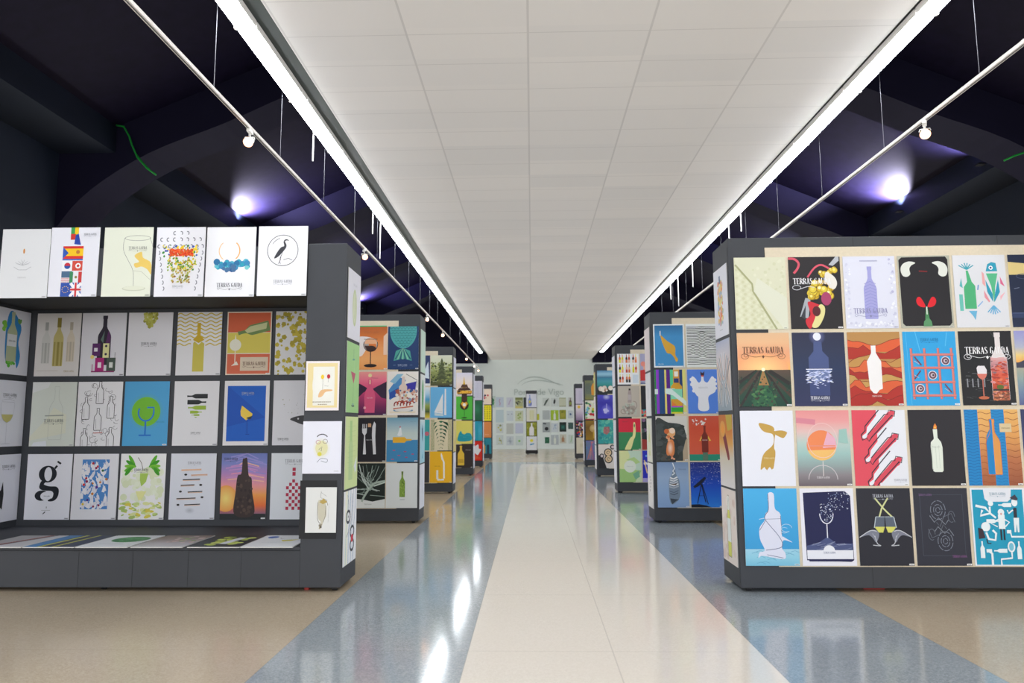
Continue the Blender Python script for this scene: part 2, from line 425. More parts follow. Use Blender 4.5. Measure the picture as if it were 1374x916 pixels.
class Art:
    """flat print drawn in decimetres on a 5 x 7 sheet, u right, v up"""
    def __init__(s, bg='e6e7ec'):
        s.el = []; s.lv = 0; s.hold = 0
        s.rect(0, 0, 5, 7, bg)
    def raw(s, V):
        # V: list of (x, y, r, g, b); clip to the sheet
        def clip(V, f, g):
            out = []
            for i in range(len(V)):
                a, b = V[i-1], V[i]; fa, fb = f(a), f(b)
                if (fa >= 0) != (fb >= 0):
                    t = fa/(fa-fb); out.append(tuple(p+(q-p)*t for p, q in zip(a, b)))
                if fb >= 0: out.append(b)
            return out
        if any(v[0] < 0 or v[0] > 5 or v[1] < 0 or v[1] > 7 for v in V):
            for f in (lambda v: v[0], lambda v: 5-v[0], lambda v: v[1], lambda v: 7-v[1]):
                if len(V) < 3: break
                V = clip(V, f, None)
        # drop near-duplicate points
        W = []
        for v in V:
            if not W or abs(v[0]-W[-1][0])+abs(v[1]-W[-1][1]) > 1e-4: W.append(v)
        if len(W) > 2 and abs(W[0][0]-W[-1][0])+abs(W[0][1]-W[-1][1]) < 1e-4: W.pop()
        if len(W) < 3: return
        A = sum(W[i-1][0]*W[i][1]-W[i][0]*W[i-1][1] for i in range(len(W)))
        if abs(A) < 1e-5: return
        if A < 0: W = W[::-1]
        s.el.append((s.lv, W))
        if not s.hold: s.lv += 1
    def poly(s, pts, c):
        if isinstance(c, list): cs = [lin(q) for q in c]
        else: cs = [lin(c)]*len(pts)
        s.raw([(p[0], p[1], *q) for p, q in zip(pts, cs)]); return s
    def spoly(s, pts, c, n=5):
        m = len(pts); out = []
        for i in range(m):
            p0, p1, p2, p3 = pts[i-1], pts[i], pts[(i+1) % m], pts[(i+2) % m]
            for k in range(n):
                t = k/n
                out.append(tuple(.5*((2*b)+(cc-a)*t+(2*a-5*b+4*cc-d)*t*t+(3*b-a-3*cc+d)*t**3) for a, b, cc, d in zip(p0, p1, p2, p3)))
        return s.poly(out, c)
    def sline(s, pts, w, c): return s.line(smooth(pts, 5), w, c)
    def grapes(s, n, x0, y0, x1, y1, seed, r=.3):
        R = random.Random(seed)
        for i in range(n):
            x, y = R.uniform(x0, x1), R.uniform(y0, y1); q = R.uniform(.8, 1.15)*r
            s.circ(x, y, q, '9a7a18', 18).circ(x-.02, y+.02, q*.88, R.choice(['d8b828', 'e4cc40', 'ccaa24']), 16).circ(x-.06, y+.08, q*.45, R.choice(['f0e488', 'f6f0c0', 'e8d860']), 12)
        return s
    def rect(s, x0, y0, x1, y1, c): return s.poly([(x0, y0), (x1, y0), (x1, y1), (x0, y1)], c)
    def grad(s, x0, y0, x1, y1, cs):
        """vertical gradient, colours from bottom to top"""
        s.hold += 1; n = len(cs)-1
        for i in range(n):
            a = y0+(y1-y0)*i/n; b = y0+(y1-y0)*(i+1)/n
            s.poly([(x0, a), (x1, a), (x1, b), (x0, b)], [cs[i], cs[i], cs[i+1], cs[i+1]])
        s.hold -= 1; s.lv += 1; return s
    def hgrad(s, x0, y0, x1, y1, cs):
        s.hold += 1; n = len(cs)-1
        for i in range(n):
            a = x0+(x1-x0)*i/n; b = x0+(x1-x0)*(i+1)/n
            s.poly([(a, y0), (b, y0), (b, y1), (a, y1)], [cs[i], cs[i+1], cs[i+1], cs[i]])
        s.hold -= 1; s.lv += 1; return s
    def ell(s, cx, cy, rx, ry, c, n=28, a0=0, a1=360, rot=0):
        pts = []
        for k in range(n + (0 if a1-a0 >= 360 else 1)):
            t = math.radians(a0+(a1-a0)*k/n); x = rx*math.cos(t); y = ry*math.sin(t)
            r = math.radians(rot); pts.append((cx+x*math.cos(r)-y*math.sin(r), cy+x*math.sin(r)+y*math.cos(r)))
        return s.poly(pts, c)
    def circ(s, cx, cy, r, c, n=28): return s.ell(cx, cy, r, r, c, n)
    def glow(s, cx, cy, rx, ry, c_in, c_out, n=28):
        s.hold += 1; a, b = lin(c_in), lin(c_out)
        for k in range(n):
            t0, t1 = 2*math.pi*k/n, 2*math.pi*(k+1)/n
            s.raw([(cx, cy, *a), (cx+rx*math.cos(t0), cy+ry*math.sin(t0), *b), (cx+rx*math.cos(t1), cy+ry*math.sin(t1), *b)])
        s.hold -= 1; s.lv += 1; return s
    def line(s, pts, w, c, close=False):
        s.hold += 1
        if close: pts = list(pts)+[pts[0]]
        n = len(pts); nor = []
        for i in range(n):
            a = pts[max(i-1, 0)]; b = pts[min(i+1, n-1)]
            dx, dy = b[0]-a[0], b[1]-a[1]; L = math.hypot(dx, dy) or 1; nor.append((-dy/L*w/2, dx/L*w/2))
        for i in range(n-1):
            p, q, u, v = pts[i], pts[i+1], nor[i], nor[i+1]
            s.poly([(p[0]-u[0], p[1]-u[1]), (q[0]-v[0], q[1]-v[1]), (q[0]+v[0], q[1]+v[1]), (p[0]+u[0], p[1]+u[1])], c)
        s.hold -= 1; s.lv += 1; return s
    def arc(s, cx, cy, rx, ry, a0, a1, w, c, n=20):
        return s.line([(cx+rx*math.cos(math.radians(a0+(a1-a0)*k/n)), cy+ry*math.sin(math.radians(a0+(a1-a0)*k/n))) for k in range(n+1)], w, c)
    def wave(s, x0, x1, y, amp, per, w, c, ph=0, n=None):
        n = n or int((x1-x0)/per*10)+4
        return s.line([(x0+(x1-x0)*k/n, y+amp*math.sin(2*math.pi*(x0+(x1-x0)*k/n)/per+ph)) for k in range(n+1)], w, c)
    def bpts(s, cx, y0, h, w, rot=0):
        Rr = [(.46, 0), (.5, .02)] + [(.155+.345*(.5+.5*math.cos(math.pi*t/7))**.8, .56+.22*t/7) for t in range(8)] + [(.15, .93), (.18, .935), (.18, 1)]
        P = [(-x, y) for x, y in Rr[:1]] + Rr + [(-x, y) for x, y in Rr[:0:-1]]
        r = math.radians(rot); c_, s_ = math.cos(r), math.sin(r)
        return [(cx + (x*w)*c_ - (y*h)*s_, y0 + (x*w)*s_ + (y*h)*c_) for x, y in P]
    def bottle(s, cx, y0, h, w, c, rot=0): return s.poly(s.bpts(cx, y0, h, w, rot), c)
    def bottle_o(s, cx, y0, h, w, c, lw=.04, rot=0): return s.line(s.bpts(cx, y0, h, w, rot), lw, c, True)
    def glass(s, cx, y0, h, w, c, wine=None, lw=.05, fill=None, level=.55):
        bh = .5*h; yb = y0+h-bh
        P = lambda k: (cx+(w/2)*math.sin(math.pi*(.08+.62*k/10))/1.0, y0+h-bh*k/10)
        R = [(cx+(w/2)*(1-(k/10)**2.6)**.5*(1 if k else .9), y0+h-bh*(k/10)) for k in range(11)]
        Lf = [(2*cx-x, y) for x, y in R]
        if fill: s.poly(R+Lf[::-1], fill)
        if wine:
            yl = y0+h-bh*(1-level)
            Rw = [p for p in R if p[1] <= yl]; s.poly(Rw+[(2*cx-x, y) for x, y in Rw[::-1]], wine)
        s.line(R+Lf[::-1], lw, c, True)
        s.line([(cx, yb), (cx, y0)], lw*1.2, c); s.ell(cx, y0, w*.38, lw*.9, c, 14)
        return s
    def terras(s, cx, cy, w, c, orn=True, bg=None):
        """TERRAS GAUDA with the scroll below, w = width"""
        txt = 'TERRAS GAUDA'; adv = sum(LET[q][0]+.12 for q in txt)-.12; k = w/adv; h = k*1.55
        s.hold += 1; x = cx-w/2
        for i, q in enumerate(txt):
            for kind, a, b in LET[q][1]:
                lw = k*(.24 if kind == 'v' else .085)
                s.line([(x+a[0]*k, cy+a[1]*h), (x+b[0]*k, cy+b[1]*h)], lw, c)
            x += k*(LET[q][0]+.12)
        if orn:
            for d in (-1, 1):
                s.line([(cx+d*w*t, cy-h*(.35+.25*math.sin(t*9))) for t in [.04+.03*i for i in range(13)]], k*.1, c)
                s.arc(cx+d*w*.43, cy-h*.38, w*.045, w*.035, 0, 360, k*.09, c, 10)
            s.poly([(cx-w*.035, cy-h*.5), (cx, cy-h*.85), (cx+w*.035, cy-h*.5), (cx, cy-h*.3)], c)
        s.hold -= 1; s.lv += 1; return s
    def sticker(s, c='f0f0f2'):
        s.rect(4.5, .05, 4.95, .2, c); s.rect(4.58, .1, 4.87, .14, '777777'); return s
    def dots(s, n, x0, y0, x1, y1, cols, r0, r1, seed=1, k=8, flat=True, sq=False, stretch=1):
        R = random.Random(seed); s.hold += 1
        for i in range(n):
            r = R.uniform(r0, r1); x = R.uniform(x0, x1); y = R.uniform(y0, y1); c = R.choice(cols)
            if sq: s.ell(x, y, r, r*.8, c, 4, rot=R.uniform(0, 90))
            else: s.ell(x, y, r*stretch, r, c, k, rot=R.uniform(-25, 25))
            s.lv += .25
        s.hold -= 1; s.lv += 1; return s
    def frame(s, m, c_frame, c_in):
        s.rect(0, 0, 5, 7, c_frame); s.rect(m, m, 5-m, 7-m, c_in); return s

def poster(art, label, x, y, z, wd=.47, ht=.655, face='front', lean=0.0, group=None, cat='poster', thick=.005, name='poster', tiltz=0.0):
    """one sheet: thin board plus its printed front; origin at the middle of its lower edge"""
    V = []; Fc = []; C_ = []
    X = lambda u: (u/5-.5)*wd
    Z = lambda v: v/7*ht
    # board (white core)
    a, b = -wd/2, wd/2
    V += [(a, 0, 0), (b, 0, 0), (b, 0, ht), (a, 0, ht), (a, -thick, 0), (b, -thick, 0), (b, -thick, ht), (a, -thick, ht)]
    wh = lin('d6d6d4')
    for f in ((0, 3, 2, 1), (0, 1, 5, 4), (1, 2, 6, 5), (2, 3, 7, 6), (3, 0, 4, 7), (4, 5, 6, 7)):
        Fc.append(f); C_ += [wh]*4
    n = max(1, art.lv); dz = min(.00006, .0035/n)
    for lv, P in art.el:
        k = len(V); yy = -thick-.0002-lv*dz
        V += [(X(p[0]), yy, Z(p[1])) for p in P]
        Fc.append(tuple(range(k, k+len(P)))); C_ += [p[2:5] for p in P]
    me = bpy.data.meshes.new(name); me.from_pydata(V, [], Fc)
    ca = me.color_attributes.new('ink', 'FLOAT_COLOR', 'CORNER')
    flat = []
    for c in C_: flat += [c[0], c[1], c[2], 1.0]
    ca.data.foreach_set('color', flat)
    me.materials.append(M_PRINT); me.update()
    o = bpy.data.objects.new(name, me); COL.objects.link(o)
    o.location = (x, y, z)
    rz = {'front': 0, 'east': math.pi/2, 'west': -math.pi/2}.get(face, 0)
    if face == 'flat':
        o.rotation_euler = (-math.pi/2 + lean, 0, tiltz)
    else: o.rotation_euler = (lean, tiltz, rz)
    tag(o, label, cat, group)
    return o

# ---------------------------------------------------------------- display stands
CAST = None
def casters(parent, pts):
    for x, y in pts:
        c = MB().box(-.03, -.03, .065, .03, .03, .0795).tube([(-.02, 0, .0625), (.02, 0, .0625)], .017, 12).build('caster', M_BLACK, parent, (x, y, 0))
def stand(side, yf, label, wid=4.4, ply=True, grp='grey display stands along the aisle'):
    s = 1 if side == 'right' else -1
    x0 = 1.80 if s > 0 else -1.70
    r = empty('display_stand', (x0, yf, 0), label, 'display stand', grp)
    X = lambda a, b: sorted((s*a, s*b))
    a, b = X(0, wid)
    MB().box(a, 0, .08, b, .55, 3.18, .004).build('stand_body', M_PANEL, r)
    if ply:
        a, b = X(.33, wid-.15)
        MB().box(a, -.010, .262, b, -.0005, 3.085).build('plywood_panel', M_PLY, r)
    a, b = X(-.003, .0)
    MB().box(a, .018, .12, b, .53, 3.10).build('end_board', M_PANEL, r)
    for sx_, z0_, z1_ in ((1.13, .083, .26), (1.13, 3.087, 3.177), (2.42, 3.087, 3.177)):
        MB().box(s*sx_-.0015, -.0008, z0_, s*sx_+.0015, .0003, z1_).build('board_seam', M_BLACKB, r)
    casters(r, [(s*.08, .07), (s*.08, .48), (s*(wid-.1), .07), (s*(wid-.1), .48), (s*2.2, .2)])
    MB().box(min(s*1.1, s*1.28), .12, .046, max(s*1.1, s*1.28), .2, .079).build('support_block', M_RED, r)
    return r
YR = [6.5, 10.9, 15.55, 20.4, 25.1, 30.5]
YL = [6.5, 10.9, 15.55, 20.9, 24.95, 30.6]
RN = ['widest in view on the right, topped by the bubbly paper poster', 'second stand on the right, beside the nearest wide one', 'third stand on the right, with the colourful bottle grid on top',
      'fourth stand on the right, with the teal shell poster on top', 'fifth stand on the right, narrow in view before the last one', 'last and smallest stand on the right side']
LN = [None, 'second unit on the left, holding the orange wineglass poster', 'third unit on the left, with the misty tree poster on top', 'fourth unit on the left, with the lighthouse lamp poster',
      'fifth unit on the left, with the red poster at the bottom', 'last unit on the left, with the yellow glyph poster']
for i in range(6): stand('right', YR[i], 'charcoal display stand, ' + RN[i], 4.6 if i == 0 else 4.2)
for i in range(1, 6): stand('left', YL[i], 'charcoal display stand, ' + LN[i], 4.2)

# green edged card that shows above the orange wineglass poster
tag(MB().box(-.24, -.0007, 0, .24, 0, .675).build('card_sheet', M_GREENB, None, (-2.45, 10.8897, 2.335)), 'green card peeping out above the orange wineglass poster', 'card')

# booth on the left with a recess
r = empty('display_booth', (-2.06, 6.5, 0), 'large charcoal grey display booth with a recess full of white posters, left foreground', 'display booth')
bx = lambda nm, x0, y0, z0, x1, y1, z1, M, b=.003: MB().box(x0+2.06, y0-6.5, z0, x1+2.06, y1-6.5, z1, b).build(nm, M, r)
bx('pillar', -2.06, 6.5, .08, -1.70, 7.05, 3.175, M_PANEL, .004)
bx('pillar', -6.30, 6.5, .08, -5.62, 7.05, 3.175, M_PANEL, .004)
bx('back_panel', -5.75, 7.872, .08, -2.06, 7.95, 3.15, M_PANEL)
bx('side_panel', -5.74, 7.052, .08, -5.622, 7.871, 3.15, M_PANEL)
bx('side_panel', -2.06, 7.052, .08, -2.0, 7.95, 3.15, M_PANEL)
bx('top_canopy', -5.618, 6.50, 2.80, -2.062, 7.870, 3.145, M_BLACKB)
bx('fascia_board', -5.618, 6.485, 2.70, -2.062, 6.499, 3.15, M_PANEL)
bx('shelf', -5.618, 6.50, .40, -2.063, 7.868, .428, M_PANEL)
bx('base_board', -5.618, 6.502, .08, -2.062, 6.53, .399, M_PANEL)
for x in (-4.05, -3.56, -3.06, -2.585):
    MB().box(x+2.06-.001, 6.5005-6.5, .082, x+2.06+.001, 6.502-6.5, .398).build('board_seam', M_BLACKB, r)
MB().box(-1.745+2.06-.33, -.004, .50, -1.745+2.06, -.0005, 1.01).build('black_backing_card', M_BLACKB, r)
casters(r, [(.30, .06), (.30, .5), (-3.8, .1), (-1.8, .1)])
MB().box(.02, .08, .046, .06, .14, .079).build('support_block', M_RED, r)

# slim column at the far end of the aisle
r = empty('display_column', (-.02, 35.3, 0), 'slim charcoal display column standing in the middle of the far aisle', 'display column')
MB().box(-.27, 0, .082, .27, .54, 3.13, .004).build('column_body', M_PANEL, r)
MB().box(-.30, -.004, .082, .30, 0, .24).build('plinth_board', M_BLACKB, r)
casters(r, [(-.2, .08), (.2, .08), (-.2, .45), (.2, .45)])

# ================================================================ posters
W_ = 'e8e9ee'
def art(bg=W_): return Art(bg)
R = random.Random
ZB = [2.335, 1.645, .95, .272]

# ---- booth, top row
A = []
a = art('dddfe2'); a.ell(2.35, 4.75, .1, .26, 'd08a40', 12); 
for k in range(-5, 6): a.line([(2.3, 3.3), (2.3+k*.16, 3.75-abs(k)*.07+.2*(k % 2))], .03, 'a9acb2')
a.line([(1.4, 3.15), (1.9, 2.85), (2.7, 2.85), (3.2, 3.15)], .04, 'a2a5ab').terras(2.3, 2.0, .9, 'c4c6ca', False).sticker('c8c8cc'); A.append((a, 'white poster with faint pencil leaf and small orange flame, booth top row'))
a = art('e4e5ee'); cols = ['2f57b0', 'd8352f', 'f0c722', '3e9a4a', 'd8352f', '2f57b0']
a.rect(2.0, 6.0, 2.8, 7.0, '3a9a50').rect(2.4, 6.3, 2.8, 7.0, 'f0c722').rect(2.0, 5.75, 2.5, 6.35, 'c8352f').poly([(2.5, 6.2), (2.8, 6.4), (3.1, 5.2), (2.4, 5.3)], '2345a8')
a.rect(1.3, 3.8, 3.4, 5.1, 'f3c51f'); a.rect(1.3, 4.85, 3.4, 5.1, 'd4302c').rect(1.3, 3.8, 3.4, 4.1, 'd4302c').poly([(1.3, 3.8), (1.3, 5.0), (1.9, 4.4)], '2b56b5').circ(2.85, 4.5, .2, 'c07838', 10)
a.rect(1.3, 2.55, 3.4, 3.8, 'eceef2').rect(2.35, 2.6, 3.4, 3.6, 'd04a3c').circ(1.85, 3.1, .32, 'c92f3a', 16).ell(1.85, 3.1, .32, .32, '2b50a0', 12, 180, 360).circ(2.95, 3.1, .28, 'f3f3f5', 14).circ(2.95, 3.1, .16, 'c9352f', 5)
a.rect(1.3, 3.65, 3.4, 3.8, '3a6ac0').rect(1.3, 1.4, 3.4, 2.55, 'e8e9ee').rect(1.3, 1.9, 2.4, 2.55, '4a6a8a')
for k in range(4): a.rect(1.3, 1.45+k*.12, 2.4, 1.5+k*.12, 'c84a4a')
a.rect(2.15, 1.4, 2.5, 2.5, '3a8a5a').rect(3.05, 1.4, 3.4, 2.5, 'c83a3a').circ(2.8, 1.95, .14, '8a7a40', 8)
a.rect(1.3, 0, 3.4, 1.4, '2a50a8'); a.line([(2.3, 0), (3.4, 1.35)], .3, 'f0f0f4').line([(3.4, 0), (2.3, 1.35)], .3, 'f0f0f4').line([(2.3, .7), (3.4, .7)], .36, 'f0f0f4').line([(2.85, 0), (2.85, 1.4)], .36, 'f0f0f4').line([(2.3, .7), (3.4, .7)], .2, 'cc2f36').line([(2.85, 0), (2.85, 1.4)], .2, 'cc2f36')
for k in range(10): a.circ(1.8+.32*math.cos(k*.628), .7+.32*math.sin(k*.628), .05, 'f0c830', 5)
a.terras(4.0, 6.2, 1.3, '7c7f88').sticker('c0c4ca'); A.append((a, 'white poster with a bottle patched from many national flags, in the booth top row'))
a = art('e2e6d6'); a.ell(3.45, 5.9, 1.35, .28, '9a9c94', 24).ell(3.45, 5.9, 1.28, .23, 'e2e6d6', 24)
a.sline([(2.1, 5.9), (2.0, 5.2), (2.1, 4.5), (2.6, 3.6), (3.0, 2.9), (3.2, 2.2), (3.25, .9)], .04, '83857d').line([(4.7, 5.9), (4.95, 5.3), (5, 5)], .04, '9a9c94').ell(3.3, .8, 1.2, .25, 'c9cdb8', 20).ell(3.3, .84, 1.1, .2, 'dfe3d0', 20)
a.spoly([(3.2, 4.1), (3.9, 4.5), (4.1, 3.9), (4.9, 3.4), (5, 2.2), (4.6, 2.7), (4.0, 3.0), (3.4, 2.9), (3.2, 3.3), (3.7, 3.5)], 'e8c868').line([(3.1, 2.6), (4.0, 2.5), (4.9, 1.7)], .04, 'b8baa8').terras(3.5, 4.75, 1.9, '8e9088').sticker('b8bcae'); A.append((a, 'cream poster with a line-drawn wine glass and a yellow splash, in the booth top row'))
a = art('e9e9f0')
for row, (n_, yy, w2) in enumerate([(3, 6.4, 1.3), (7, 5.75, 3.9), (9, 5.05, 4.4)]):
    for k in range(n_):
        x = 2.5-w2/2+w2*k/(n_-1); a.arc(x, yy, .14, .17, 60 if x < 2.5 else -60, 300 if x < 2.5 else 120+0, .09, '6e717c', 8)
for k in range(7):
    for sx in (-1, 1): a.arc(2.5+sx*(2.2-.1*k), 4.4-.6*k, .12, .18, -90, 90, .09, '7d808a', 8)
a.dots(90, .7, 4.0, 4.3, 5.2, ['f0d020', 'e8b818', '2a4ab0', '3a8a3a', 'f4e040'], .08, .17, 3, sq=True)
a.dots(200, 1.4, 4.1, 3.8, 4.75, ['e84a20', 'd83a18', 'f06a28', 'c86020'], .08, .15, 4, sq=True)
a.dots(130, 1.3, 2.6, 4.2, 3.9, ['d8c820', '88a830', '4a8a30', 'e8d850', 'b87a30'], .08, .16, 5, sq=True)
a.dots(90, 1.7, 1.4, 3.6, 2.9, ['a8b048', 'c8b060', '7a8a38', 'e0d8a0', '986a38'], .08, .16, 6, sq=True)
a.terras(2.4, .95, 1.1, '9aa0a8').sticker('c4c8cc'); A.append((a, 'white poster with a mosaic basket of colourful fruit, in the booth top row'))
a = art('ecedf2'); a.arc(2.35, 4.6, 1.05, 1.05, 130, 235, .09, 'f2c48a').arc(2.35, 4.6, 1.05, 1.05, -50, 50, .12, 'eeb468')
a.dots(40, 1.0, 2.9, 4.3, 3.5, ['2aa0b8', '5ab8cc', '3a8ab8', '78c8cc', '2a70a0'], .16, .36, 8, k=12).dots(10, 1.7, 2.6, 3.0, 3.0, ['48709a', '2a5a90'], .15, .3, 9, k=12)
a.terras(2.5, .95, 2.6, '5a5d66').sticker('c4c8cc'); A.append((a, 'white poster with an orange ring over a turquoise cloud, in the booth top row'))
a = art('eff0f6'); a.arc(2.5, 4.55, 1.55, 1.55, 0, 360, .06, '3a3a42', 40).arc(2.5, 4.6, 1.2, 1.2, 105, 150, .05, '3a3a42')
a.spoly([(1.65, 3.75), (2.1, 3.95), (2.75, 4.7), (2.85, 5.1), (2.7, 5.45), (2.9, 5.55), (3.1, 5.5), (2.95, 5.65), (2.7, 5.65), (2.55, 5.4), (2.62, 5.0), (2.3, 4.85), (1.9, 4.3)], '3c3d44')
a.line([(2.35, 4.1), (2.3, 3.6), (2.1, 3.2)], .05, '3c3d44').line([(2.5, 4.3), (2.2, 3.7), (2.3, 3.15)], .04, '3c3d44').line([(2.6, 3.6), (3.1, 3.75), (3.5, 3.55)], .05, '5a5b62')
a.terras(2.6, 1.3, 1.9, '9a9ca4').sticker('c4c8cc'); A.append((a, 'white poster with a black heron inside a thin circle, in the booth top row'))
for (a, l), x, z in zip(A, (-4.722, -4.255, -3.75, -3.255, -2.78, -2.295), (2.685, 2.695, 2.69, 2.685, 2.68, 2.683)):
    poster(a, l, x, 6.483, z, .46, .655, tiltz=.004)

# ---- booth, recess rows (first entry of each row hangs on the side wall)
G1 = []
a = art('e4e6f0'); a.spoly([(1.6, 1.3), (1.3, 4), (1.6, 6.4), (2.4, 6.7), (3.6, 5.2), (3.3, 3.5), (3.7, 2), (3.3, .7), (2.9, 1.6)], '2a86c8')
a.dots(10, .9, 4.6, 1.4, 5.6, ['6ac030', '88d048'], .15, .3, 3).dots(8, 3.2, 5.6, 3.5, 6.0, ['6aa050'], .1, .25, 4).dots(10, 1.8, .9, 2.9, 1.4, ['5ab838', '80cc50'], .12, .25, 5)
a.bottle(2.3, 1.4, 5.3, 1.5, 'b8c4a0').rect(1.6, 3.0, 3.0, 4.3, 'e8ecf0').terras(2.3, 3.5, 1.0, '556070', False); R1_ = [(a, 'white poster with a pale bottle on a blue splash, on the booth side wall')]
a = art('dcd8d6')
for cx, y0, h, w2, c1, c2 in ((1.15, 1.4, 4.6, .95, 'a8a8a4', 'd0cfcb'), (3.95, 1.6, 4.4, .9, 'b4ac9c', 'd8cdbb'), (2.55, 1.1, 5.4, 1.15, '8e803c', 'c4b878')):
    a.bottle(cx, y0, h, w2, c2).hgrad(cx-w2*.42, y0+.05, cx+w2*.42, y0+h*.5, [c1, c2, c1, c2, c1]).rect(cx-w2*.2, y0+h*.8, cx+w2*.2, y0+h, c1)
a.terras(3.9, .45, 1.2, 'b8a888', False).line([(.3, .6), (2.7, .6)], .05, 'bfb6aa'); R1_.append((a, 'pale poster with three wine bottles, the middle one golden, in the recess top row'))
a = art('e0e0e8'); a.bottle(2.6, 1.2, 5.5, 1.5, '2c2436'); a.poly([(2.6, 2.6), (3.3, 3.6), (3.3, 4.5), (3.0, 5.0)], '5a2860').rect(1.3, 2.2, 2.2, 3.6, '5c2668').rect(1.5, 2.7, 1.9, 3.1, 'e8e6ee')
a.rect(1.7, .5, 2.7, 2.0, 'b01f78').rect(2.0, .9, 2.4, 1.5, 'f0e8f0').rect(2.5, 2.0, 3.2, 3.6, 'e8e6a8').circ(2.85, 3.3, .14, '3a3050', 10).circ(2.85, 2.4, .14, '3a3050', 10)
a.rect(3.0, .5, 4.0, 2.0, '46564c').rect(3.3, .9, 3.7, 1.5, 'e0e4e0').line([(3.9, 2.0), (3.9, 2.6)], .05, '556').rect(1.3, .4, 3.9, .55, '8a2a68').circ(1.35, 2.1, .22, 'f0dc80', 10).line([(1.4, .5), (1.4, 1.3)], .08, 'b01f78').poly([(2.2, 4.0), (2.6, 5.0), (2.5, 3.6)], '607a70').sticker('a0a0a8')
R1_.append((a, 'white poster with a dark bottle built of purple and magenta houses, in the recess'))
a = art('e2e2e8'); a.dots(60, 1.75, 6.0, 3.25, 7.0, ['b8b850', 'a8a840', 'c8c868', '98983a'], .14, .2, 3, k=10).dots(16, 2.1, 5.4, 2.9, 6.1, ['b8b850', 'a8a840'], .13, .18, 4, k=10).circ(2.4, 5.35, .15, 'a8a840', 10).terras(2.4, 3.4, 1.8, '6e7078').sticker('b0b0b8'); R1_.append((a, 'white poster with green grapes hanging from its top edge, in the recess top row'))
a = art('e6e6ea')
for k in range(9): a.wave(0, 5, 6.75-k*.42, .12, 1.15, .12, 'd0b838')
a.rect(0, 0, 5, 3.25, 'e6e6ea').rect(1.6, 2.7, 3.2, 4.0, 'e6e6ea').rect(2.25, 4.3, 2.65, 5.8, 'd0ae20').poly([(2.25, 4.4), (1.8, 3.9), (2.45, 3.55), (3.1, 3.9), (2.65, 4.4)], 'd0ae20').poly([(1.85, .4), (3.1, .4), (3.1, 3.5), (2.8, 3.7), (2.45, 3.35), (2.0, 3.75), (1.85, 3.55)], 'cdc050').sticker('b0b0b8'); R1_.append((a, 'white poster with yellow zigzag waves around a yellow bottle, in the recess'))
a = art('e8dcc8'); a.rect(.12, 4.7, 4.88, 6.88, 'd2603a').rect(.12, 2.4, 4.88, 4.65, 'dccd5a').rect(.12, .12, 4.88, 2.3, 'd8694a')
a.bottle(4.75, 5.45, 3.6, 1.15, '6f8a50', rot=104).poly([(2.3, 4.6), (4.4, 5.1), (4.5, 5.8), (2.6, 5.35), (2.0, 4.9)], 'c8cc98').circ(1.0, 3.3, .65, 'ecead8', 20).poly([(1.0, 4.5), (1.15, 3.5), (.85, 3.5)], 'ecead8').rect(.95, 1.2, 1.05, 2.7, 'ece0d0').poly([(.6, 1.0), (1.4, 1.1), (1.2, 1.5)], 'f0e8d8')
a.rect(1.6, .45, 4.7, 1.95, 'dccbb4').terras(3.15, 1.05, 2.6, '7a5a4a').sticker(); R1_.append((a, 'orange and yellow poster with a bottle pouring into a glass and a lettered label'))
a = art('dededf'); a.dots(150, 0, 0, 5, 7, ['b8a830', 'c4b23a', 'a89a2c'], .12, .34, 12, k=5).terras(.9, 6.3, 1.0, '55564a', False); R1_.append((a, 'white poster covered in mustard yellow speckled blots, beside the booth pillar'))
R2_ = []
a = art('e2e3ee'); a.terras(2.6, 5.3, 2.0, '777a84').arc(2.4, 4.7, 1.0, .3, 20, 160, .03, 'b4b6c0').glass(2.4, .3, 4.4, 2.0, 'b8bac6', 'c8c078', .03, level=.45); R2_.append((a, 'white poster with a slim glass half full of yellow wine, on the booth side wall'))
a = art('d4dad2'); a.poly([(0, 5.8), (1.8, 6.4), (2, 7), (0, 7)], 'dfe2e2').poly([(0, 1), (1.8, 3), (2.5, 4.2), (4, 3.4), (4, 1.4), (0, .6)], 'dadcca').bottle_o(2.8, .7, 5.8, 1.5, 'b4bab4', .03).terras(2.6, 2.6, 2.2, '6f7672').line([(1.6, 3.3), (3.7, 3.35)], .12, 'a2a8a2').poly([(.3, 0), (2, 0), (1.9, .6), (.5, .4)], 'e0e4ea').sticker('c8cccc'); R2_.append((a, 'pale grey-green poster with a ghostly bottle outline and grey lettering, in the recess'))
a = art('e6e6ea'); rr = R(5)
for k in range(60):
    t = rr.uniform(0, 6.28); r0 = rr.uniform(1.4, 2.5); x, y = 2.4+r0*.9*math.cos(t), 3.4+r0*1.35*math.sin(t)
    a.arc(x, y, rr.uniform(.15, .4), rr.uniform(.1, .35), rr.uniform(0, 180), rr.uniform(200, 400), .035, '4a4a50', 7)
for x, y in ((2.5, 4.6), (1.0, 2.9), (3.8, 3.0), (2.4, 1.7), (1.0, -.5), (3.9, -.4)):
    a.bottle(x, y, 2.4, .8, 'e6e6ea').bottle_o(x, y, 2.4, .8, '26262a', .06).line([(x-.15, y+.2), (x-.2, y+1.2)], .03, '55555a')
a.line([(2.0, 1.4), (3.0, 1.45)], .1, 'c88080'); R2_.append((a, 'white poster with black ink bottles set in a scribbled wreath, in the recess'))
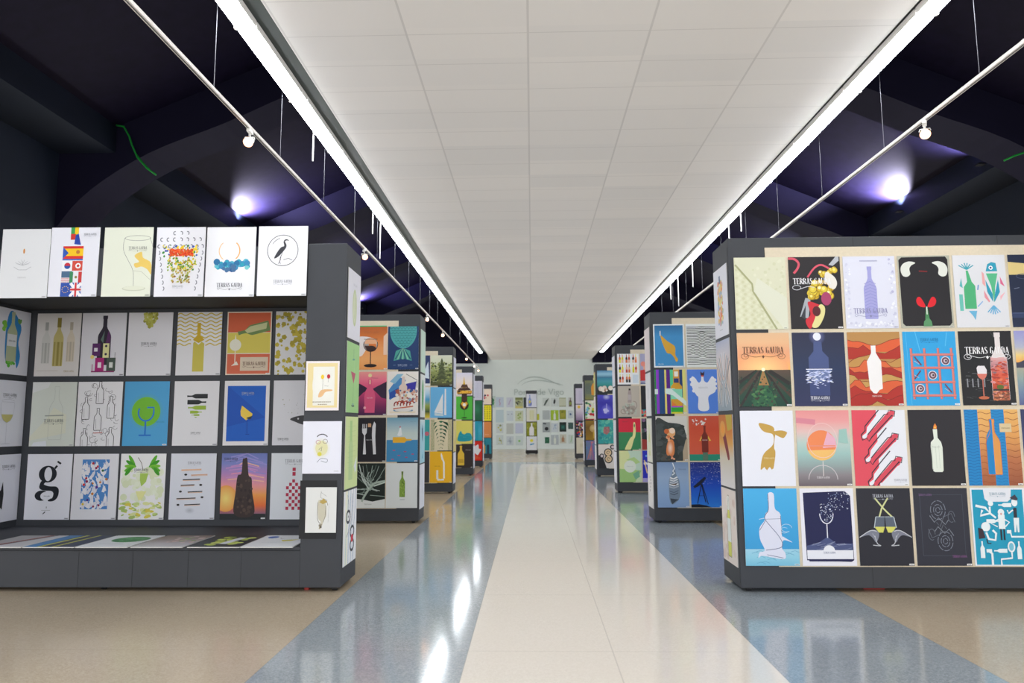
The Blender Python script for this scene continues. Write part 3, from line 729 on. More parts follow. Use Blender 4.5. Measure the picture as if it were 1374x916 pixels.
a = art('4ba2d6'); a.glow(2.5, 3.7, 2.0, 2.1, '6fbb24', '4ba2d6').circ(2.5, 3.7, 1.6, '70ba28', 32).arc(2.5, 3.6, .85, .9, 150, 360, .17, '1a70c8').line([(3.35, 3.6), (3.35, 4.15), (2.6, 4.15)], .17, '1a70c8').rect(2.4, 1.2, 2.58, 2.8, '1a70c8').rect(1.8, 1.05, 3.15, 1.22, '1a70c8').terras(4.1, 2.5, 1.0, '3a90b0', False).sticker(); R2_.append((a, 'sky blue poster with a blue wine glass symbol on a green disc, in the recess'))
a = art('e4e4e8')
for y, x, h, w2, c, ro in ((5.35, 3.75, 2.3, .5, '202226', 90), (4.7, 1.5, 2.1, .5, '202226', -90), (4.1, 3.6, 2.0, .45, '9ab83a', 90), (3.62, 1.85, 1.3, .32, '9ab83a', -90), (3.3, 2.9, .9, .2, '9ab83a', 90)): a.bottle(x, y, h, w2, c, ro)
a.poly([(2.3, 3.1), (2.7, 3.1), (2.5, 3.0)], '9ab83a').terras(2.55, 1.3, 1.1, '777a80').sticker('b0b0b8'); R2_.append((a, 'white poster with lying black and green bottles stacked into a glass shape, in the recess'))
a = art('e8e6e8'); a.rect(.35, .45, 4.6, 6.45, '0f5ec4').poly([(.35, 2), (.35, 6.45), (4.6, 3)], '0a52b8').poly([(1.9, 3.2), (2.5, 2.7), (3.1, 3.1), (3.2, 3.4), (2.0, 4.3), (1.85, 3.7)], 'f0cf50').poly([(2.5, 2.9), (3.0, 2.8), (3.2, 3.2), (2.6, 3.0)], '2a3a40').line([(2.6, 2.8), (2.65, 1.3)], .06, '0a3a90').line([(2.5, 1.2), (2.9, 1.2)], .06, '0a3a90').terras(2.6, 5.55, 1.4, 'a8b4c8').sticker('c0c0c8'); R2_.append((a, 'royal blue poster in a white border with a yellow wine wedge, in the recess'))
a = art('dcdce2'); a.spoly([(1.9, 2.8), (2.6, 3.1), (3.6, 3.2), (5, 2.9), (5, 2.1), (3.4, 2.2), (2.5, 2.5)], '3a3a3e').circ(2.8, 2.85, .1, 'c8c8cc', 8).dots(12, 1, 3, 3.5, 6, ['c0c0c4', 'a8a890'], .03, .07, 4).terras(1.2, .6, 1.2, '5a5c62'); R2_.append((a, 'light grey poster with a dark fish head poking in, half hidden by the pillar'))
R3_ = []
a = art('e2e3ee'); a.terras(3.2, 5.6, 1.9, '6f727c').poly([(0, 5.6), (.4, 5.0), (.5, 4.5), (.9, 4.9), (1.2, 3.6), (1.6, 3.8), (1.8, 2.9), (2.3, 3.4), (2.5, 4.2), (2.7, 2.9), (2.6, 1.3), (1.5, 2.2), (0, 2.8)], '14151a').arc(0, 1.4, 1.4, .5, -60, 90, .05, '6a6c74').line([(0, .3), (2, .3)], .05, '6a6c74'); R3_.append((a, 'white poster with a black grassy silhouette, lowest on the booth side wall'))
a = art('e6e7f0')
a.ell(2.35, 4.85, 1.0, .9, '1f232b', 28).ell(2.4, 4.85, .42, .75, 'e6e7f0', 24).line([(3.1, 5.45), (3.35, 5.75)], .22, '1f232b').line([(3.35, 6.2), (3.75, 5.95)], .2, '1f232b').spoly([(1.7, 4.1), (2.2, 4.05), (2.0, 3.75), (2.6, 3.55), (3.4, 3.5), (3.7, 3.1), (3.6, 2.4), (3.2, 2.0), (2.6, 1.95), (2.6, 2.2), (3.0, 2.3), (3.1, 2.8), (2.8, 3.05), (2.0, 3.1), (1.5, 3.4)], '1f232b').ell(1.8, 2.55, .75, .55, '1f232b', 20, 20, 290).ell(2.3, 2.5, .62, .45, 'e6e7f0', 20).terras(2.4, 2.45, .7, '6a6c74', False).line([(2.45, 1.4), (2.45, 1.2)], .06, '333').line([(1.9, 1.0), (2.9, 1.0)], .03, '888').line([(2.1, .6), (2.35, .85)], .09, '222').sticker('b8b8c0')
R3_.append((a, 'white poster with a large black lowercase letter g, bottom row of the recess'))
a = art('e2e2e8'); a.rect(1.0, 1.1, 4.0, 6.4, '4c86c8'); rr = R(9)
for k in range(75):
    x, y = rr.uniform(1.1, 3.9), rr.uniform(1.0, 5.8); a.bottle(x, y, rr.uniform(.6, .95), .3, rr.choice(['e8e8ee', 'e8e8ee', 'dcdce6']), rr.uniform(-40, 40))
a.dots(16, 1.1, 1.2, 3.9, 6.1, ['b8242e', 'd8342a', '2a6a38', 'e0c020', 'c87828', '8a1a50', '50208a'], .12, .17, 7, k=6).sticker('b8b8c0'); R3_.append((a, 'white poster with a blue block crowded by tiny white bottles, in the recess'))
a = art('eeeeee'); a.dots(60, .3, 2.2, 4.6, 5.3, ['e4ead0', 'dce4c0', 'e8eed8'], .15, .45, 3, k=10).dots(50, .3, .2, 4.6, 1.8, ['c8d888', 'd8cc50', 'a8c068', 'e0e4a0'], .08, .2, 4, k=8, stretch=2.2)
a.poly([(2.2, 4.9), (3.1, 4.9), (2.9, 4.0), (2.4, 3.5), (2.2, 4.2)], 'a8c858')
for sx, cx in ((-1, 1.25), (1, 3.6)):
    for k in range(5): a.ell(cx+sx*.1*k, 6.2-k*.28, .75-.06*k, .2, ['5ab020', '3a9a18', '78c030'][k % 3], 12, rot=sx*(60-k*28))
a.line([(1.9, 6.6), (2.3, 6.0), (2.5, 5.3)], .06, '5a3a20').terras(2.3, 5.15, 1.6, '55585a').poly([(1.8, 3.0), (3.0, 3.0), (2.5, 2.0), (2.2, 2.0)], 'e8e8a0').rect(2.32, .6, 2.42, 2.1, 'f2f4ee').sticker('b8b8c0'); R3_.append((a, 'white poster with green watercolour vine leaves and a dissolving glass, in the recess'))
a = art('dfe2ec'); a.terras(2.6, 5.9, 1.5, '9a9ca6')
for y, x0, x1, c in ((5.25, 1.2, 3.4, 'e8b890'), (4.7, 2.3, 4.1, 'e0b090'), (4.2, 1.4, 3.3, '2a2a2e'), (3.6, 1.2, 2.7, '3a3230'), (2.9, 2.0, 3.6, '2a2626'), (2.2, .8, 2.9, '4a3a30'), (1.55, 1.7, 3.4, '2a2626')):
    a.line([(x0, y), (x1, y+.07)], .1, c).line([(x0, y-.09), (x1, y-.04)], .05, 'e8b890')
for x, y in ((1.7, 4.75), (3.4, 3.65), (1.2, 2.95), (3.6, 2.35), (1.0, 1.55)): a.ell(x, y, .17, .11, '221c1c', 8)
a.glow(2.3, .95, .6, .35, 'b8bcc6', 'dfe2ec').sticker('b8b8c0'); R3_.append((a, 'pale poster with a column of black and orange brushes lying sideways, in the recess'))
a = art('8a86c0'); a.grad(0, .35, 5, 7, ['5a6088', 'e8703a', 'f0a050', 'e898a0', 'b888c0', '8088c8', '6a78b8']); rr = R(2)
for k in range(14): a.line([(rr.uniform(0, 2), 4+k*.2), (rr.uniform(2, 3), 4.1+k*.22), (rr.uniform(3.5, 5), 3.8+k*.2)], .12, rr.choice(['e89ab0', 'c890c8', 'f0b8a0', '9890d0']))
a.glow(.6, 2.2, 1.2, 1.4, 'f8e080', 'eea050').rect(0, 0, 5, .6, '24282a').spoly([(1.6, .5), (1.65, 3), (1.8, 4.6), (2.2, 4.85), (2.3, 6.3), (2.5, 6.45), (2.8, 6.4), (3.0, 4.7), (3.35, 4.3), (3.45, 3), (3.7, .5)], '3a2c2a').dots(40, 1.8, .6, 3.4, 4.2, ['4a3a34', '2c2020', '54423a'], .08, .2, 6, k=7).terras(1.0, 6.3, 1.5, '3a3a58').sticker()
R3_.append((a, 'sunset poster with a dark stone tower shaped like a bottle, in the recess'))
a = art('e0e4ea'); a.terras(2.6, 6.0, 2.2, '9498a0'); 
for r_ in range(10):
    for c_ in range(5):
        if (r_+c_) % 2 == 0 and (r_ < 7 or abs(c_-2) <= 9-r_): a.rect(1.7+c_*.33, 1.0+r_*.36, 2.0+c_*.33, 1.33+r_*.36, 'b82a4a')
a.rect(2.36, 4.6, 2.7, 5.0, 'b82a4a').rect(2.36, 5.1, 2.7, 5.45, 'b82a4a'); R3_.append((a, 'white poster with a crimson chequered bottle, cut off by the booth pillar'))
for row, zb in ((R1_, 2.055), (R2_, 1.285), (R3_, .495)):
    for (a, l), x in zip(row, (None, -5.285, -4.77, -4.245, -3.69, -3.13, -2.585)):
        if x is None: poster(a, l, -5.615, 7.61, zb+.005, .50, .705, 'east')
        else: poster(a, l, x, 7.868, zb, .50, .705)

# ---- booth pillar, three smaller framed prints
a = art('ecd9a8'); a.rect(0, 0, 5, 7, 'ece4e6').rect(.25, .4, 4.75, 6.7, 'ead8a0').rect(1.1, .7, 4.3, 6.2, 'ecebe2').glow(2.6, 3.6, 1.6, 2.6, 'efefe8', 'ecebe2').line([(2.55, 2.9), (2.55, 4.5)], .05, '8a8a80').line([(3.35, 4.0), (3.4, 4.5)], .04, '888').ell(2.5, 4.75, .25, .32, 'f0cc30', 12).ell(3.4, 4.8, .25, .32, 'b82830', 12)
a.spoly([(1.9, 1.9), (2.1, 2.6), (2.6, 2.95), (3.9, 2.95), (3.9, 2.75), (3.0, 2.6), (2.6, 2.1), (2.3, 1.9)], 'e8bc88').terras(3.1, 3.4, .6, '777', False)
for x0, x1, y in ((1.1, 3.9, 1.15), (1.9, 3.2, .8)):
    x = x0
    while x < x1: a.rect(x, y, x+.2, y+.1, '8a7a58'); x += .28
poster(a, 'cream print of a hand balancing yellow and red balloons, on the booth pillar', -1.895, 6.492, 1.632, .305, .447, cat='framed print')
a = art('e6e7f2'); a.glow(2.45, 3.4, 1.2, 1.5, 'e2dfa0', 'e6e7f2').ell(2.45, 3.4, .8, 1.0, 'dfdcae', 20).arc(2.5, 4.7, .7, .55, 20, 160, .13, '4a4a50').arc(2.0, 4.2, .28, .25, 0, 360, .06, 'b87880').arc(2.9, 4.3, .3, .28, 0, 360, .06, '8a8080').line([(2.1, 3.2), (2.5, 3.6), (2.4, 3.0)], .06, '555').circ(2.2, 2.6, .28, 'd8d050', 12).sline([(1.9, 1.5), (2.4, 2.0), (3.2, 1.9), (3.1, 1.5), (2.4, 1.7)], .07, '88909a').rect(4.1, .3, 4.7, .36, 'aaa')
poster(a, 'white print with a small sketched face on a yellow blot, on the booth pillar', -1.885, 6.492, 1.07, .35, .465, cat='framed print')
a = art('dfe0de'); a.spoly([(2.1, 2.2), (2.0, 4.7), (2.3, 5.0), (3.2, 4.6), (3.4, 2.8), (3.0, 1.8), (2.5, .6), (2.2, .7), (2.5, 1.7)], 'c9c4b0').sline([(2.0, 4.7), (1.95, 2.2), (2.5, 1.2), (2.3, .6)], .08, '6a6248').line([(2.3, 5.0), (3.4, 4.9), (3.6, 4.2)], .08, '7a6838').line([(2.5, 6.4), (2.4, 5.4), (3.5, 5.0)], .05, '7a7a70').line([(2.5, 6.2), (3.4, 5.6)], .04, '888').line([(3.3, 4.2), (3.2, 2.5), (2.9, 1.6)], .06, '555').poly([(2.2, 4.7), (2.9, 5.3), (3.5, 4.7), (2.8, 4.4)], 'b8a058').line([(3.8, 4.5), (3.7, 1.6)], .03, '999').dots(14, 2.3, .7, 2.7, 1.4, ['4a4438', '8a8270'], .06, .14, 4)
poster(a, 'off-white print of a pencil-sketched bottle-fish on black card, lowest on the pillar', -1.88, 6.490, .555, .275, .395, cat='framed print')

# ---- booth shelf, posters lying flat
FL = []
a = art('c4c2c6'); a.line([(1.3, 0), (3.4, 7)], .5, '8a3a30').line([(1.7, 0), (3.9, 7)], .3, '3a3a48').poly([(0, 0), (1, 0), (3, 7), (0, 7)], 'a8a6a8'); FL.append((a, 'grey poster with a slanting dark red stripe lying on the booth shelf'))
a = art('b8bac0'); a.poly([(.5, 0), (2, 0), (3, 7), (1.5, 7)], 'd0d2d8'); FL.append((a, 'light grey poster lying on the booth shelf beside the striped dark one'))
a = art('24304a'); a.poly([(0, 0), (1.3, 0), (1.5, 7), (0, 7)], '3a78b0').line([(1.5, 0), (2.0, 7)], .35, 'c8c83a').line([(2.9, 0), (3.3, 7)], .3, 'c0c040').line([(2.2, 0), (2.7, 7)], .4, '1c2838'); FL.append((a, 'dark poster with blue and yellow stripes lying on the booth shelf'))
a = art('e8eaee'); a.ell(2.9, 4.4, 1.8, 1.7, '3a8a50', 28).dots(40, 1.6, 3.4, 4.2, 5.4, ['2a7a44', '4a9a60', '58a868'], .15, .35, 4, k=8).rect(1.2, 1.6, 3.6, 1.8, 'c8ccd0'); FL.append((a, 'white poster with a big green oval lying on the booth shelf'))
a = art('a8a0a0'); a.grad(0, 0, 5, 7, ['c8c6ca', 'b8b0b4', '9a8880', '7a6658']).dots(30, 2.0, 2.5, 4.6, 6.4, ['b8a098', 'c8a8a0', '8aa060', 'd0b8b0'], .15, .4, 7, k=8); FL.append((a, 'mauve-brown poster with blurred blossoms lying on the booth shelf'))
a = art('1f2a2c'); a.dots(26, 1.4, 1.2, 4.2, 5.8, ['b8c850', 'd0dc70', '8aa040'], .3, .55, 5, k=8).poly([(2.2, 1.8), (3.0, 1.6), (3.6, 5.4), (2.8, 5.6)], 'd8dce4'); FL.append((a, 'dark green poster with yellow-green flowers lying on the booth shelf'))
a = art('eceef0'); a.ell(1.1, 5.7, .55, .7, '3a6ac0', 14).arc(3.2, 5.4, 1.2, .9, 180, 340, .08, '889').poly([(2.5, 4.0), (4.2, 4.4), (3.6, 3.4), (2.9, 3.2)], 'd8cc30').line([(1.0, 2.6), (3.6, 2.7)], .08, 'c8d0d8'); FL.append((a, 'white poster with blue blob and yellow wedge, right end of the booth shelf'))
for (a, l), x in zip([FL[0]]+FL[2:], (-4.79, -4.31, -3.83, -3.335, -2.825, -2.35)):
    poster(a, l, x, 6.462, .4285, .465, .67, 'flat', thick=.008)
#PART2
# ---- stands: grid of posters on the front, single column on the aisle end
def hang(side, yf, col, row, a, l):
    x = 2.075+.4885*col if side == 'right' else -1.952-.482*col
    poster(a, l, x, yf-.0115, ZB[row], .463 if side == 'right' else .47, .658)
def hang_end(side, yf, row, a, l):
    if side == 'right': poster(a, l, 1.7965, yf+.285, ZB[row]-.03, .47, .658, 'west')
    else: poster(a, l, -1.6965, yf+.285, ZB[row]-.03, .47, .658, 'east')

# right stand nearest the camera
G = [[], [], [], []]
a = art('d8d9bc')
a.hold += 1
for i in range(13):
    for j in range(18):
        a.circ(.2+.4*i+(.2 if j % 2 else 0), .2+.4*j, .15, 'dddfc4' if (i+j) % 2 else 'cfd0ac', 8)
a.hold -= 1; a.lv += 1
a.poly([(.1, 7), (.1, 6.2), (1.7, 4.3), (1.75, 3.7), (4.0, 0), (5, 0), (5, 7)], 'd9dac0').dots(60, 1.8, .5, 4.9, 6.8, ['dfe0c8', 'd2d4b4'], .1, .18, 3, k=8).line([(.1, 6.3), (1.7, 4.4), (1.75, 3.7), (3.9, 0)], .18, 'a9ac80').poly([(2.2, 5.0), (1.8, 3.7), (4.6, 0), (5, 0), (5, 3)], 'dcdecb').sticker('e0e2d0')
G[0].append((a, 'pale green poster of bubbly folded paper, top left of the wide right stand'))
a = art('262326'); a.sline([(0, 6.85), (.6, 6.8), (1.0, 6.4), (.9, 5.9), (.5, 5.4)], .22, 'd8566a').sline([(1.8, 5.0), (2.5, 5.9), (3.2, 6.2), (4.0, 5.8)], .18, 'd8566a').poly([(3.9, 6.2), (4.6, 7), (4.9, 7), (4.9, 6.6), (4.3, 6.1)], 'b8bcc4')
a.poly([(.9, 1.2), (1.5, 3.0), (2.0, 2.9), (1.7, 1.0)], 'aab0b8').poly([(1.0, 1.2), (1.5, 2.3), (1.4, .9)], '3a3c44').grapes(14, 3.1, 4.5, 4.6, 5.9, 6, .26).grapes(26, 2.0, 3.0, 4.2, 4.5, 4, .34)
a.spoly([(3.6, 5.5), (4.4, 5.0), (4.6, 4.3), (4.2, 3.8), (3.5, 4.6)], 'e8e4dc').spoly([(1.7, 2.6), (2.6, 2.4), (3.1, 2.0), (2.4, .9), (1.8, 0), (1.4, .8), (1.9, 1.4)], 'd0303c').spoly([(2.8, 2.3), (3.3, 2.1), (3.2, 1.2), (2.6, .2), (2.0, .2), (2.3, 1.0)], 'e4dc98').ell(3.5, 2.9, .5, .65, 'a8406a', 14).ell(2.5, 1.7, .4, .5, '5a2028', 12).terras(2.2, 4.35, 3.6, 'eeeef2', False).arc(.7, 4.0, .4, .22, 0, 360, .05, 'd8d8e0').sline([(1.0, 3.85), (1.8, 4.1), (2.4, 4.0)], .06, 'd8d8e0').sticker()
G[0].append((a, 'black poster with golden grapes, pink ribbons and a spilling red glass'))
a = art('dddfee'); a.bottle(2.5, .9, 5.1, 1.25, 'a4a4da')
for k in range(9): a.line([(1.95, 1.9+k*.3), (2.5, 2.15+k*.3), (3.05, 1.9+k*.3)], .05, '8f8fcc')
a.terras(2.4, 1.45, 3.2, '8a8ab4').dots(30, .2, .2, 4.8, .6, ['cfd1e4', 'eef0f8'], .06, .16, 3).dots(30, .15, 1, .6, 6.8, ['d0d2e6', 'eef0f8'], .05, .13, 4).dots(30, 4.4, .4, 4.85, 6.8, ['c8cae0', 'eef0f8', 'b8b8d8'], .05, .14, 5).line([(1.6, 6.55), (3.3, 6.55)], .12, 'b8bad4').sticker('ccccdd')
G[0].append((a, 'lilac poster with a violet bottle silhouette and lettering across it'))
a = art('b4b4a4'); a.poly([(.15, .45), (.1, 6.6), (.4, 6.85), (4.6, 6.9), (4.8, 6.6), (4.85, .5), (4.6, .2), (.4, .2)], '232125')
for s_ in (-1, 1):
    a.spoly([(2.5+s_*.8, 6.3), (2.5+s_*1.4, 6.45), (2.5+s_*2.0, 6.2), (2.5+s_*2.25, 5.7), (2.5+s_*2.1, 5.1), (2.5+s_*1.7, 4.95), (2.5+s_*1.35, 5.2), (2.5+s_*1.4, 5.7), (2.5+s_*1.2, 6.05)], 'dfe2da')
    a.spoly([(2.5+s_*.1, 2.1), (2.5+s_*.5, 2.9), (2.5+s_*.8, 2.95), (2.5+s_*.95, 2.6), (2.5+s_*.8, 2.2), (2.5+s_*.4, 2.0)], 'dc1f2c')
a.line([(2.0, 5.5), (2.8, 5.45)], .12, '7a2428').poly([(2.35, .2), (2.3, .9), (2.42, 2.0), (2.58, 2.0), (2.7, .9), (2.8, .2)], '4a8a58').poly([(2.1, .15), (2.15, .6), (2.4, .9), (2.7, .9), (2.9, .6), (2.95, .15)], '5a9466').rect(2.45, 1.3, 2.55, 2.05, 'd8e0d8').sticker('c8c8c0')
G[0].append((a, 'black poster with two white horns and red petals above a green bottle neck'))
a = art('dcdde2')
for k in range(6): a.line([(1.3, 5.6), (.55+k*.28, 6.3-abs(k-2.5)*.12)], .1, '3aa0b4')
a.poly([(1.2, 5.5), (1.4, 5.5), (1.7, 4.4), (2.0, 4.0), (2.0, 1.8), (.9, 1.8), (.9, 3.9), (1.25, 4.4)], '4cae78').poly([(.5, 1.7), (.7, 3.2), (.4, 3.2)], '5ab8b0').rect(.4, 1.6, .75, 3.2, '6cc0b4').poly([(.5, 4.0), (.7, 4.8), (.8, 3.8)], '58b0b4').poly([(1.2, 1.6), (2.0, 1.6), (1.8, .7), (1.6, 1.1)], '6ab0d4').line([(2.1, 2.0), (2.6, 2.5)], .1, '80b0dc').line([(2.2, 3.6), (2.3, 4.1)], .12, '6a98cc')
a.poly([(3.1, 5.4), (3.3, 6.1), (3.7, 6.3), (4.1, 6.2), (4.2, 5.4)], '2f9cb8').circ(3.6, 5.75, .2, 'f0f2f4', 14).circ(3.6, 5.75, .1, '2a4a80', 10).poly([(3.1, 5.2), (4.2, 5.2), (3.9, 4.0), (3.7, 2.4), (3.5, 4.0)], '58b888').poly([(3.0, 4.6), (3.6, 3.2), (3.6, 2.4), (3.1, 3.4)], '2a98b4').poly([(4.2, 4.6), (3.8, 3.2), (3.7, 2.4), (4.3, 3.4)], '2a98b4').poly([(2.7, 5.4), (2.9, 5.2), (3.0, 3.9), (2.7, 4.2)], 'e8a8a8').poly([(2.8, 3.6), (3.3, 2.5), (3.2, 2.4), (2.8, 2.9)], 'e0909c').poly([(4.4, 4.9), (4.8, 3.9), (4.4, 4.2)], 'd86890').poly([(4.3, 3.0), (4.8, 3.4), (4.3, 2.6)], 'eab0b8')
for k in range(6): a.line([(3.6, 2.1), (3.0+k*.24, 1.2+abs(k-2.5)*.1)], .1, '66b0d8')
a.sticker('d0d0d4'); G[0].append((a, 'white poster with a linocut green bottle beside a teal and pink fish'))
a = art('1c2742'); a.poly([(0, 6.3), (3, 6.0), (5, 6.2), (5, 5.1), (0, 5.05)], 'e0ca88').arc(1.5, 4.9, .8, .25, 0, 360, .05, '4a5470').rect(0, .9, 5, 1.35, '2c3a60').rect(0, 1.32, 5, 1.38, '55648a').poly([(1.2, 1.4), (2.4, 2.6), (4, 1.4)], 'e0e4ee').line([(.4, 3.7), (.9, 3.8)], .05, '8088a0').sticker()
G[0].append((a, 'navy poster with a yellow lighthouse beam, cut by the right photo edge, top row'))
a = art('f0b078'); a.grad(0, 3.4, 5, 7, ['f8b868', 'f2aa78', 'eaa880', 'e8b88c', 'e0b890']).glow(2.4, 3.6, 2.4, 1.4, 'fbd890', 'f2aa78').rect(0, 0, 5, 3.45, '3e4038').grad(0, 0, 5, 3.4, ['123f34', '234638', '3e4238', '5a4a40'])
for k in range(-5, 6):
    if k: a.line([(2.4+k*.12, 3.35), (2.4+k*1.15, 0)], .16+.04*abs(k), ['4a3c34', '1f3a30', '2c2a28'][abs(k) % 3])
a.poly([(2.25, 3.35), (2.5, 3.35), (3.6, 0), (1.2, 0)], '2c6040').poly([(2.3, 3.35), (2.45, 3.35), (2.9, 2.0), (1.9, 2.0)], 'a07848').dots(60, 1.3, 0, 3.6, 1.8, ['2a5a40', '4a7a4a', '1c4434'], .06, .14, 4, k=5, stretch=1.6).dots(70, 0, 0, 5, 2.8, ['28382e', '4a443a', '1a4a3c', '3a3430'], .06, .13, 5, k=5)
a.circ(2.4, 3.5, .18, 'fff4d0', 14).terras(2.45, 5.05, 3.9, '6a4834').arc(.7, 4.75, .35, .25, 0, 360, .04, '7a5840').arc(4.2, 4.75, .35, .25, 0, 360, .04, '7a5840').sticker()
G[1].append((a, 'sunset vineyard poster with large dark lettering, left column of the wide right stand'))
a = art('2b3250'); a.grad(0, 0, 5, 7, ['30355a', '2c3456', '283658', '2c3450', '2a2e48']).glow(2.4, 6.6, .8, .8, '7078a8', '2b3052').circ(2.4, 6.6, .38, 'e8ecfa', 20).poly([(2.05, 6.1), (2.8, 6.1), (2.85, 5.2), (3.4, 4.6), (3.4, 3.5), (1.5, 3.5), (1.5, 4.6), (2.0, 5.2)], '4a5888').rect(1.5, 1.0, 3.4, 2.6, '3e4a7a').poly([(1.2, 3.5), (3.7, 3.5), (3.4, 2.9), (2.8, 2.3), (2.0, 2.4), (1.6, 2.9)], '6878a8')
a.dots(70, 1.3, 2.2, 3.6, 3.4, ['eef2ff', 'd0d8f8', 'a8b4e0'], .03, .07, 4, k=4, stretch=4).rect(1.2, 3.45, 3.7, 3.52, 'f4f6ff').dots(8, 2.0, 1.7, 3.0, 2.2, ['c8d0f0'], .03, .06, 5, k=4, stretch=3).terras(2.4, .65, 1.8, 'e0e2ee').sticker()
G[1].append((a, 'navy poster where a full moon and its water reflection form a bottle'))
a = art('b98a50'); 
for y, c, sd in ((6.0, 'dc6038', 1), (5.3, 'b03428', 2), (4.5, 'c09050', 3), (4.0, 'dc6a40', 4), (3.4, 'a83028', 5), (2.6, 'c49a58', 6), (2.1, 'd86038', 7), (1.5, 'b03028', 8), (.9, 'ac2c26', 9), (.1, 'bc9050', 10)):
    rr = R(sd); pts = [(0, y-.9), (5, y-.9)]; top = [(5-k*.5, y+.35*math.sin(k*rr.uniform(.6, .9)+sd)+rr.uniform(-.1, .1)) for k in range(11)]
    a.poly(pts+top, c); a.line([(q[0], q[1]) for q in top], .05, '7a2a22')
a.poly([(1.9, 1.6), (1.75, 4.2), (2.0, 4.6), (2.2, 5.0), (2.2, 5.7), (2.65, 5.7), (2.65, 5.0), (2.85, 4.6), (3.1, 4.2), (3.1, 1.6), (2.8, 1.5), (2.5, 1.15), (2.2, 1.2)], 'f0eeee').terras(2.5, .85, .9, 'e8d0cc', False).sticker()
G[1].append((a, 'poster of layered red and orange paper hills behind a white bottle'))
a = art('2fa3e0'); a.line([(.3, 7), (.5, 0)], .05, '55b8ea').line([(1.2, 7), (1.6, 5)], .08, '58bcec').line([(4.2, 6.9), (4.0, 5.6)], .08, '58bcec').terras(2.5, 6.1, 1.7, '1a70a8')
for x in (.75, 2.0, 3.3, 4.55): a.line([(x, .6), (x-.05, 5.4)], .2, 'd88078').line([(x+.1, .6), (x+.05, 5.4)], .04, 'b05a58')
for y in (.95, 2.2, 3.55, 4.8): a.line([(.6, y), (4.7, y)], .2, 'd88078').line([(.6, y-.1), (4.7, y-.1)], .04, 'b05a58')
for x, y in ((3.9, 4.2), (2.6, 2.85), (1.35, 1.6)): a.circ(x, y, .42, 'e8dfe4', 18).circ(x, y, .35, '6a4858', 16).circ(x, y, .2, 'c8b8c4', 12).circ(x+.05, y, .1, '3a2a38', 8)
for x, y, d in ((1.3, 4.2, 1), (1.2, 2.9, -1), (4.0, 1.6, 1)): a.line([(x-.3, y+d*.4), (x+.3, y-d*.4)], .12, '7a3a4a').line([(x-.35, y), (x+.1, y-.3)], .04, 'e8c8c8')
a.sticker(); G[1].append((a, 'sky blue poster with a noughts and crosses grid of corks and rods'))
a = art('1c1d20'); a.line([(3.0, 7), (3.6, 6.0)], .03, '444')
for k in range(30): rr = R(k); x, y = rr.uniform(.1, 2.6), rr.uniform(.4, 3.2); a.line([(x, y), (x+rr.uniform(.1, .6), y+rr.uniform(-.05, .05))], .04, rr.choice(['4a4c50', '6a6c70', '3a3c40']))
for x in (.5, 1.0, 1.5, 2.1): a.rect(x, 1.7, x+.12, 2.5, '8a8c92')
a.bottle(3.65, .45, 6.4, 1.6, 'e4dcdc').rect(2.9, .45, 4.4, 4.2, 'd86a58'); a.grad(2.88, .45, 4.42, 4.5, ['b86848', '9a4838', 'd05838', 'd86048', 'b87a80', 'e0b0b0']).dots(60, 2.95, .9, 4.3, 4.3, ['c84830', 'e07a58', 'a84038', 'd89090', '8a6a70'], .05, .13, 3, k=5, stretch=2.4).dots(30, 3.0, .5, 4.3, 1.3, ['c87850', '7a4a38', 'e0a080'], .05, .12, 5, k=5, stretch=2).ell(3.6, 1.7, .35, .22, '5a6a2a', 10).rect(2.9, 1.35, 4.4, 1.5, '2a3030')
a.poly([(1.5, 3.5), (1.65, 3.7), (2.25, 3.7), (2.45, 3.3), (2.4, 2.8), (2.0, 2.4), (1.6, 2.7)], 'e6e2e6').poly([(1.5, 2.95), (2.45, 2.95), (2.3, 2.6), (2.0, 2.35), (1.65, 2.6)], 'd87868').line([(2.0, 2.4), (2.0, .75)], .1, 'c07060').ell(2.0, .7, .5, .15, 'c06848', 12).terras(2.6, 4.85, 4.1, 'f0f0f2').arc(.75, 4.55, .35, .25, 0, 360, .05, 'd8d8dc').arc(4.45, 4.55, .3, .22, 0, 360, .05, 'd8d8dc').sticker()
G[1].append((a, 'black poster with white lettering, a red landscape bottle and a small glass'))
a = art('8088b8'); a.grad(0, 3.9, 5, 7, ['f0a040', 'e8cc80', 'b0b4c8', 'a0a4cc', '9a9ad0']).grad(0, 0, 5, 3.6, ['5a6290', '6e86a4', '8aa0a0', 'a8a894']).rect(0, 3.5, 5, 4.0, '3a3e58').poly([(0, 3.9), (1, 4.3), (2, 4.2), (3, 4.4), (5, 4.2), (5, 3.5), (0, 3.5)], '3a3c50'); G[1].append((a, 'dusk lake poster with yellow horizon, cut by the right photo edge, second row'))
a = art('e6e8f2'); a.spoly([(1.8, 5.85), (1.9, 5.35), (2.3, 5.0), (3.0, 4.8), (3.1, 4.2), (2.9, 3.7), (2.2, 3.1), (1.9, 2.5), (1.75, 1.5), (2.1, 1.75), (2.3, 1.45), (2.6, 1.75), (2.9, 1.5), (3.15, 2.6), (3.2, 3.2), (3.1, 3.6), (3.25, 4.7), (3.4, 4.9), (4.0, 4.6), (4.3, 4.75), (4.35, 5.0), (3.8, 5.15), (3.2, 5.1), (3.2, 5.3), (2.9, 5.6)], 'c49e4c')
a.spoly([(3.2, 4.85), (3.9, 4.45), (4.2, 4.6), (4.35, 4.95), (3.8, 5.05)], 'c49e4c').terras(2.6, 2.5, 1.0, 'e0cc98', False)
for k in range(4): a.circ(1.85+k*.35, 1.45+k*.02, .1, 'e6e8f2', 10)
G[2].append((a, 'white poster with an ochre upside-down fork growing two leaves'))
